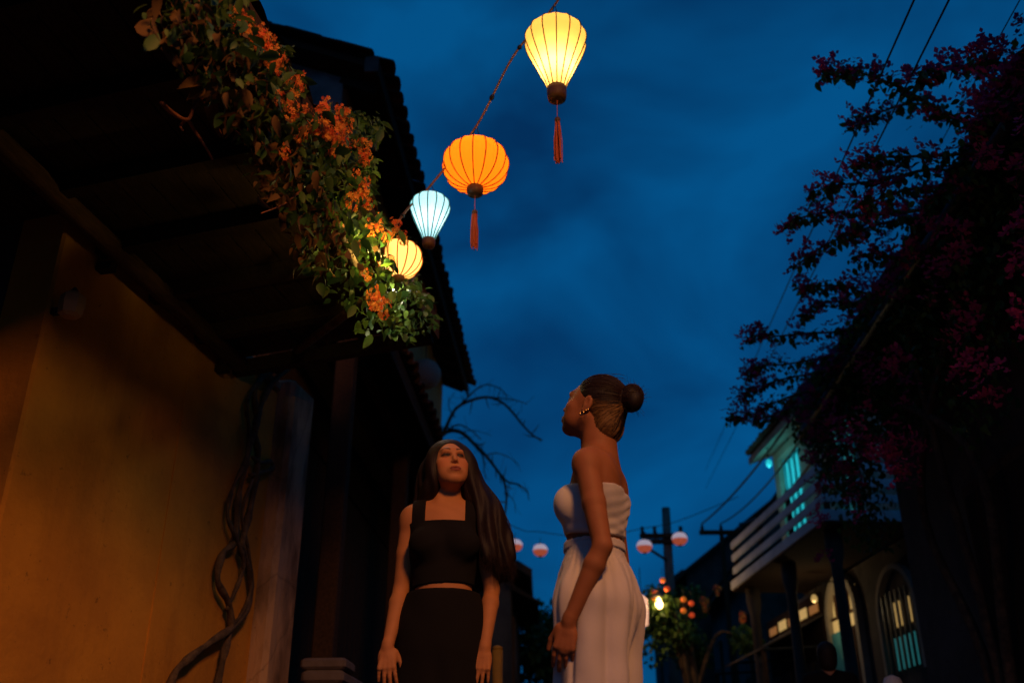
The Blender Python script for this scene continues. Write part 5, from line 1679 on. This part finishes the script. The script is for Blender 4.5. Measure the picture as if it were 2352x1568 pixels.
# hair: dark on top, blond underneath, swept up into a bun
T = Field(H(0, 0, 0) - .22, H(0, 0, 0) + .24, .004)
e = lambda cc, r: p_ell(H(*cc), r, R)
T.put(e((0, -.022, .040), (.0795, .0965, .0865)), .02)
T.put(e((0, -.060, -.030), (.062, .060, .070)), .04)
T.put(e((0, -.082, -.066), (.056, .042, .044)), .035)
T.put(e((0, .075, -.040), (.085, .066, .100)), .012, cut=True)
for s in (-1, 1):
    T.put(e((s * .078, .020, -.040), (.026, .046, .052)), .012, cut=True)
bunc = (0.0, -.128, .064)
T.put(e(bunc, (.044, .038, .047)), .010)
T.put(e((0.012, -.150, .050), (.032, .026, .036)), .008)
T.put(e((-.014, -.118, .092), (.030, .028, .026)), .008)
X, Y, Z = T.grid()
Rt = R.T
hx = Rt[0, 0] * (X - H(0, 0, 0)[0]) + Rt[0, 1] * (Y - H(0, 0, 0)[1]) + Rt[0, 2] * (Z - H(0, 0, 0)[2])
hf = Rt[1, 0] * (X - H(0, 0, 0)[0]) + Rt[1, 1] * (Y - H(0, 0, 0)[1]) + Rt[1, 2] * (Z - H(0, 0, 0)[2])
hu = Rt[2, 0] * (X - H(0, 0, 0)[0]) + Rt[2, 1] * (Y - H(0, 0, 0)[1]) + Rt[2, 2] * (Z - H(0, 0, 0)[2])
aa = np.arctan2(hu - .064, -(hf + .128))
Ft = T.F - .0004 * np.sin(aa * 46 + 2 * noise3(hx, hf, hu, 30, 5))
V, Q = surface(Ft, T.lo, T.h)
q = (V - H(0, 0, 0)) @ R
blond = (q[:, 2] < .012 + .05 * (-.02 - q[:, 1])) & (q[:, 1] > -.112)
t = np.clip((.014 - q[:, 2]) / .012, 0, 1)[:, None] * blond[:, None]
st = (.9 + .10 * np.sin(np.arctan2(q[:, 2] - .05, -(q[:, 1] + .14)) * 60))[:, None]
hc = np.array([.012, .006, .0045]) * (1 - t) + np.array([.17, .085, .026]) * t * st
skin_obj('hair', V, Q, M_hair, wom, hc, WSC)
from mathutils.kdtree import KDTree
kd = KDTree(len(V))
for i_, v_ in enumerate(V):
    kd.insert(v_, i_)
kd.balance()
M_blond = mat('blond_strands', (.22, .11, .034), 0.5, spec=0.3, col2=(.10, .045, .016), nscale=40)
r_ = np.random.default_rng(8)
bi = np.where(blond & (q[:, 2] < .006))[0]
hc0, tgt = H(0, -.03, .0), H(0, -.118, .045)
bl = []
for i_ in r_.choice(bi, 420):
    p = V[i_].copy(); st_ = []
    for k in range(11):
        co, ii, dd = kd.find(p)
        co = np.array(co); nrm = co - hc0; nrm /= np.linalg.norm(nrm)
        st_.append(co + nrm * .0012 * (1 + .8 * r_.random()))
        dv = tgt - co; dl_ = np.linalg.norm(dv)
        if dl_ < .03:
            break
        p = co + dv / dl_ * .0075
    if len(st_) > 4:
        bl.append(catmull(st_, 2))
V2, Q2 = strand_mesh(bl, .0009)
link('blond_strands', mesh_data('blond_strands', V2 * WSC, Q2, True), M_blond, wom)
cur = []
rs = np.random.default_rng(3)
for i in range(60):                           # loose hairs round the bun and the nape
    a = rs.uniform(0, 2 * pi)
    p0 = np.array([rs.normal(0, .02), bunc[1] + .03 * cos(a), bunc[2] + .035 * sin(a)])
    d = np.array([rs.normal(0, .02), .04 * cos(a), .045 * sin(a)]) * rs.uniform(.3, .9)
    tt = np.linspace(0, 1, 7)[:, None]
    C = p0 + d * tt + np.array([0, -.02, -.01]) * np.sin(tt * 3) * rs.uniform(-.6, .8)
    cur.append([H(*u) for u in C])
for i in range(40):
    p0 = np.array([rs.normal(0, .018), -.085 + rs.normal(0, .012), -.09])
    tt = np.linspace(0, 1, 8)[:, None]
    C = p0 + np.array([rs.normal(0, .01), -.015 + rs.normal(0, .01), -.07 * rs.uniform(.5, 1.4)]) * tt + np.array([0, rs.normal(0, .008), 0]) * np.sin(tt * 5)
    cur.append([H(*u) for u in C])
for i in range(16):                           # flyaways on the crown and hairline
    a = rs.uniform(-.4, 1.6)
    p0 = np.array([rs.normal(0, .03), .02 + .085 * cos(a + .6) - .04, .045 + .08 * sin(a + .6)])
    tt = np.linspace(0, 1, 7)[:, None]
    C = p0 + np.array([0, -.05, .004]) * tt + np.array([0, 0, .006]) * np.sin(tt * pi) * rs.uniform(.2, 1)
    cur.append([H(*u) for u in C])
def swept(n, lo_u, hi_u, seed, lift=1.004):
    r_ = np.random.default_rng(seed)
    cc, rad = np.array([0, -.022, .040]), np.array([.0795, .0965, .0865])
    ed = (np.array([0, -.110, .058]) - cc) / rad; ed /= np.linalg.norm(ed)
    out = []
    while len(out) < n:
        side = r_.choice((-1, 1))
        th = r_.uniform(-.25, 1.0) * pi                 # round the hairline from the nape over the temple to the forehead
        sd = np.array([side * abs(cos(r_.uniform(-.5, .5))) * r_.uniform(.15, 1), r_.uniform(-.9, .75), r_.uniform(-1.1, .9)])
        sd /= np.linalg.norm(sd)
        p0 = cc + rad * sd
        if not (lo_u < p0[2] < hi_u) or p0[1] > .06 or (p0[1] > .0 and p0[2] < .045):
            continue
        t = np.linspace(0, 1, 12)[:, None]
        om = np.arccos(np.clip(sd.dot(ed), -1, 1))
        dirs = (np.sin((1 - t) * om) * sd + np.sin(t * om) * ed) / np.sin(om)
        P = cc + rad * dirs * (lift + .012 * r_.random() * np.sin(t * pi))
        P = P + r_.normal(0, .0008, 3)
        out.append([H(*u) for u in P])
    return out
V2, Q2 = strand_mesh(swept(420, .012, .13, 5), .0008)
link('hair_strands', mesh_data('hair_strands', V2 * WSC, Q2, True), M_hairs, wom)
bun = []
for i in range(260):                          # hair wound round the bun
    ax_ = rs.normal(0, 1, 3) * np.array([1, .45, .45]); ax_ /= np.linalg.norm(ax_)
    u1 = np.cross(ax_, (0.2, .9, .3)); u1 /= np.linalg.norm(u1); u2 = np.cross(ax_, u1)
    a0, L_ = rs.uniform(0, 6.28), rs.uniform(1.2, 2.8)
    tt = np.linspace(a0, a0 + L_, 10)[:, None]
    P = np.array(bunc) + (u1 * np.cos(tt) + u2 * np.sin(tt)) * np.array([.045, .040, .048]) * rs.uniform(.97, 1.05) + ax_ * .006
    bun.append([H(*u) for u in P])
V2, Q2 = strand_mesh(bun, .0009)
link('bun_strands', mesh_data('bun_strands', V2 * WSC, Q2, True), M_hairs, wom)
V, Q = strand_mesh(cur, .0005)
me = mesh_data('loose_hair', V * WSC, Q, True); link('loose_hair', me, M_hairs, wom)
# ear rings
for (f_, u_, r_) in ((-.006, -.044, .0065), (-.022, -.030, .0045)):
    cc = H(.083, f_, u_)
    pts = [cc + R @ np.array([0.0, r_ * cos(a), r_ * sin(a)]) for a in np.linspace(0, 2 * pi, 17)]
    MB().tube([p * WSC for p in pts], .0009, 5).build('earring', M_gold, wom)

# ------------------------------------------------------------------ the woman in black: facing the camera, looking up to the right
DROP_Z[0] = .02; SLIM[0] = .96
B_pose = dict(bust=.95,
    head=((.006, .004, 1.538), radians(15), radians(15), radians(3)),
    arms=[((.137, .018, 1.325), (.186, .030, 1.055), (.160, -.070, .825), (-.16, -.18, -.97), (.1, 1, -.1), (-1, .15, .1), .16, .07),
          ((-.137, .018, 1.325), (-.164, .035, 1.055), (-.196, -.07, .825), (.03, -.22, -.97), (.15, 1, -.1), (1, .0, .1), .22, .10)])
S, H, R = body_field(B_pose)
V, Q = surface(S.F, S.lo, S.h)
V = smooth_verts(V, Q, 1, .4)
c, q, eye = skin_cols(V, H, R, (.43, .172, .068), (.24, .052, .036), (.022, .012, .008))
c = paint_iris(c, q, eye, .004, .0015)
b_loc = at_range(1020, 1300, 3.74); b_loc[2] = 0
BSC = .97
wom2 = thing('person', 'woman in black crop top and black skirt with long wavy dark hair', 'person', b_loc, radians(4))
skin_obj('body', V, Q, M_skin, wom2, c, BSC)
# crop top with wide straps and a straight neckline
T = Field((-.24, -.22, .96), (.24, .22, 1.44), .004)
torso_prims(T, 1.0, pad=.03)
for s in (-1, 1):
    T.put(p_cone((s * .045, .030, zm(1.395)), (s * .136, .018, zm(1.362)), .036, .032), .04, pad=.03)
X, Y, Z = T.grid(); ang = np.arctan2(X, -Y)
Ft = T.F - .0085 - .002 * noise3(X, Y, Z, 40, 6)
straps = np.maximum(np.abs(np.abs(X) - .104) - .026, np.maximum(Z - 1.45, 1.20 - Z))
bodice = np.maximum(Z - 1.302 - .02 * X - .015 * np.clip((Y + .02) / .05, 0, 1), 1.058 - Z - .006 * np.clip(-Y / .1, -1, 1) + .05 * X + .004 * np.cos(X * 18))
Ft = np.maximum(Ft, np.minimum(straps, bodice))
V, Q = surface(Ft, T.lo, T.h)
skin_obj('crop_top', smooth_verts(V, Q, 2, .5), Q, M_black, wom2, None, BSC)
T = Field((-.3, -.25, .10), (.3, .28, 1.06), .006)
for a, k in ((p_ell((0, .004, 1.02), (.120, .088, .09)), .05), (p_ell((0, .010, .90), (.152, .112, .13)), .06), (p_ell((0, .040, .88), (.135, .10, .11)), .05),
             (p_cone((-.055, .01, .80), (-.06, .01, .12), .115, .115), .06), (p_cone((.055, .01, .80), (.06, .01, .12), .115, .115), .06)):
    T.put(a, k, pad=.03)
torso_prims(T, 1.0, pad=.04)
X, Y, Z = T.grid(); ang = np.arctan2(X, -Y)
fold = .004 * np.sin(ang * 9 + np.sin(Z * 7)) * np.clip((.85 - Z) / .3, 0, 1) + .003 * noise3(X, Y, Z, 25, 8)
Ft = np.maximum(T.F - .007 - fold, np.maximum(Z - 1.036 - .008 * np.clip(-Y / .1, -1, 1) * 0, .12 - Z))
V, Q = surface(Ft, T.lo, T.h)
skin_obj('skirt', smooth_verts(V, Q, 2, .5), Q, M_black, wom2, None, BSC)
# long wavy hair: a mass that covers the crown and falls over her left shoulder, with strands over it
T = Field((-.26, -.22, .95), (.40, .28, 1.72), .005)
T.put(e((0, 0, 0), (.001, .001, .001)) if False else p_ell(H(0, -.022, .036), (.084, .100, .094), R), .02)
T.put(p_ell(H(0, -.050, -.03), (.080, .068, .10), R), .04)
locks = []
def lock(pts, r0, r1, k=.03):
    C = catmull(pts, 4)
    for i in range(len(C) - 1):
        t0, t1 = i / (len(C) - 1), (i + 1) / (len(C) - 1)
        rr = lambda t: (r0 + (r1 - r0) * t)
        T.put(p_cone(C[i], C[i + 1], rr(t0), rr(t1)), k)
    locks.append((pts, r0, r1))
h_ = lambda x, f, u: H(x, f, u)
lock([h_(.028, .010, .085), h_(.072, .024, .020), h_(.088, .010, -.06), (.135, -.012, 1.375), (.166, -.040, 1.27), (.176, -.055, 1.16)], .026, .026)
lock([h_(.040, -.040, .068), h_(.088, -.030, .00), h_(.125, -.035, -.09), (.185, .010, 1.36), (.222, -.005, 1.25), (.234, -.015, 1.14)], .036, .032)
lock([h_(.030, -.085, .050), h_(.075, -.090, -.04), h_(.105, -.080, -.12), (.165, .070, 1.33), (.205, .060, 1.22), (.222, .045, 1.12)], .045, .036)
lock([h_(.010, -.090, .040), h_(.020, -.100, -.05), (.05, .090, 1.36), (.08, .120, 1.24), (.10, .130, 1.10)], .055, .060)
lock([h_(-.040, -.080, .040), h_(-.055, -.085, -.04), (-.075, .085, 1.36), (-.09, .115, 1.25), (-.08, .13, 1.12)], .050, .055)
lock([h_(-.040, .006, .068), h_(-.064, .014, .005), h_(-.068, -.004, -.07), (-.084, .045, 1.39), (-.09, .085, 1.32)], .020, .026)
T.put(p_ell(H(-.004, .088, -.026), (.050, .066, .098), R), .010, cut=True)
X, Y, Z = T.grid()
Ft = T.F - .004 * np.clip((1.55 - Z) / .12, .12, 1) * np.sin(X * 150 + 5 * noise3(X, Y, Z, 12, 3) + Z * 20) - .005 * noise3(X, Y, Z, 24, 12) * np.clip((1.5 - Z) / .2, 0, 1)
V, Q = surface(Ft, T.lo, T.h)
n1 = noise3(V[:, 0], V[:, 1], V[:, 2] * .3, 60, 4)[:, None]
hc = np.array([.013, .0058, .0045]) * (1 + .4 * n1)
skin_obj('hair', V, Q, M_hair, wom2, hc, BSC)
cur = []
for pts, r0, r1 in locks:
    C = np.array(catmull(pts, 6))
    m = len(C)
    tt = np.linspace(0, 1, m)
    for i in range(190):
        a = rs.uniform(0, 2 * pi); el = rs.uniform(.85, 1.06) if i % 5 else rs.uniform(1.05, 1.38)
        off = np.array([cos(a), sin(a) * .9, sin(a) * .3])
        rad = (r0 + (r1 - r0) * tt) * el
        wav = np.stack([np.sin(tt * rs.uniform(14, 22) + rs.uniform(0, 6)), np.sin(tt * rs.uniform(12, 20) + rs.uniform(0, 6)), 0 * tt], 1) * (.010 * tt ** 1.2)[:, None]
        ext = C[-1] - C[-3]
        P = C + off * rad[:, None] + wav
        tail = [P[-1] + ext * k * .45 * rs.uniform(.4, 1.1) + rs.normal(0, .006, 3) for k in (1, 2.2, 3.4)]
        cur.append(np.concatenate([P[2:], tail]))
V, Q = strand_mesh(cur, .0009)
me = mesh_data('hair_strands', V * BSC, Q, True); link('hair_strands', me, M_hairs, wom2)

# ------------------------------------------------------------------ a passer-by in the dark by the turquoise door, back turned
DROP_Z[0] = 0.0; SLIM[0] = 1.0
P_pose = dict(bust=.6, head=((0, .012, 1.555), 0, 0),
    arms=[((.165, .02, 1.352), (.215, .03, 1.07), (.20, -.05, .83), (0, -.1, -1), (-1, 0, 0), (0, -1, 0), .3, .06), ((-.165, .02, 1.352), (-.215, .03, 1.07), (-.20, -.05, .83), (0, -.1, -1), (1, 0, 0), (0, -1, 0), .3, .06)])
S, H, R = body_field(P_pose, .008)
V, Q = surface(S.F, S.lo, S.h)
c, q, eye = skin_cols(V, H, R, (.40, .2, .11), (.25, .07, .05), (.02, .01, .008))
pp = at_range(1898, 1500, 9.2); pp[2] = 0
per = thing('person', 'dark silhouetted passer-by standing before the turquoise door', 'person', pp, radians(170))
skin_obj('body', V, Q, M_skin, per, c, .96)
T = Field((-.30, -.25, .45), (.30, .25, 1.46), .009)
torso_prims(T, .7, pad=.05)
for s in (-1, 1):
    T.put(p_cone((s * .045, .030, 1.39), (s * .165, .018, 1.352), .036, .05), .04, pad=.04)
    T.put(p_cone((s * .165, .02, 1.352), (s * .215, .03, 1.07), .05, .045), .03, pad=.04)
    T.put(p_cone((s * .09, .01, .9), (s * .09, .0, .45), .10, .08), .05, pad=.04)
X, Y, Z = T.grid()
V, Q = surface(np.maximum(T.F - .015 - .004 * noise3(X, Y, Z, 22, 2), .46 - Z), T.lo, T.h)
skin_obj('clothes', V, Q, M_black, per, None, .96)
T = Field(H(0, 0, 0) - .2, H(0, 0, 0) + .2, .007)
T.put(p_ell(H(0, -.022, .036), (.086, .102, .094), R), .02)
T.put(p_ell(H(0, -.055, -.04), (.078, .064, .10), R), .04)
T.put(p_ell(H(0, .085, -.04), (.07, .066, .105), R), .014, cut=True)
V, Q = surface(T.F, T.lo, T.h)
skin_obj('hair', V, Q, M_hair, per, np.tile(np.array([.02, .012, .009]), (len(V), 1)), .96)
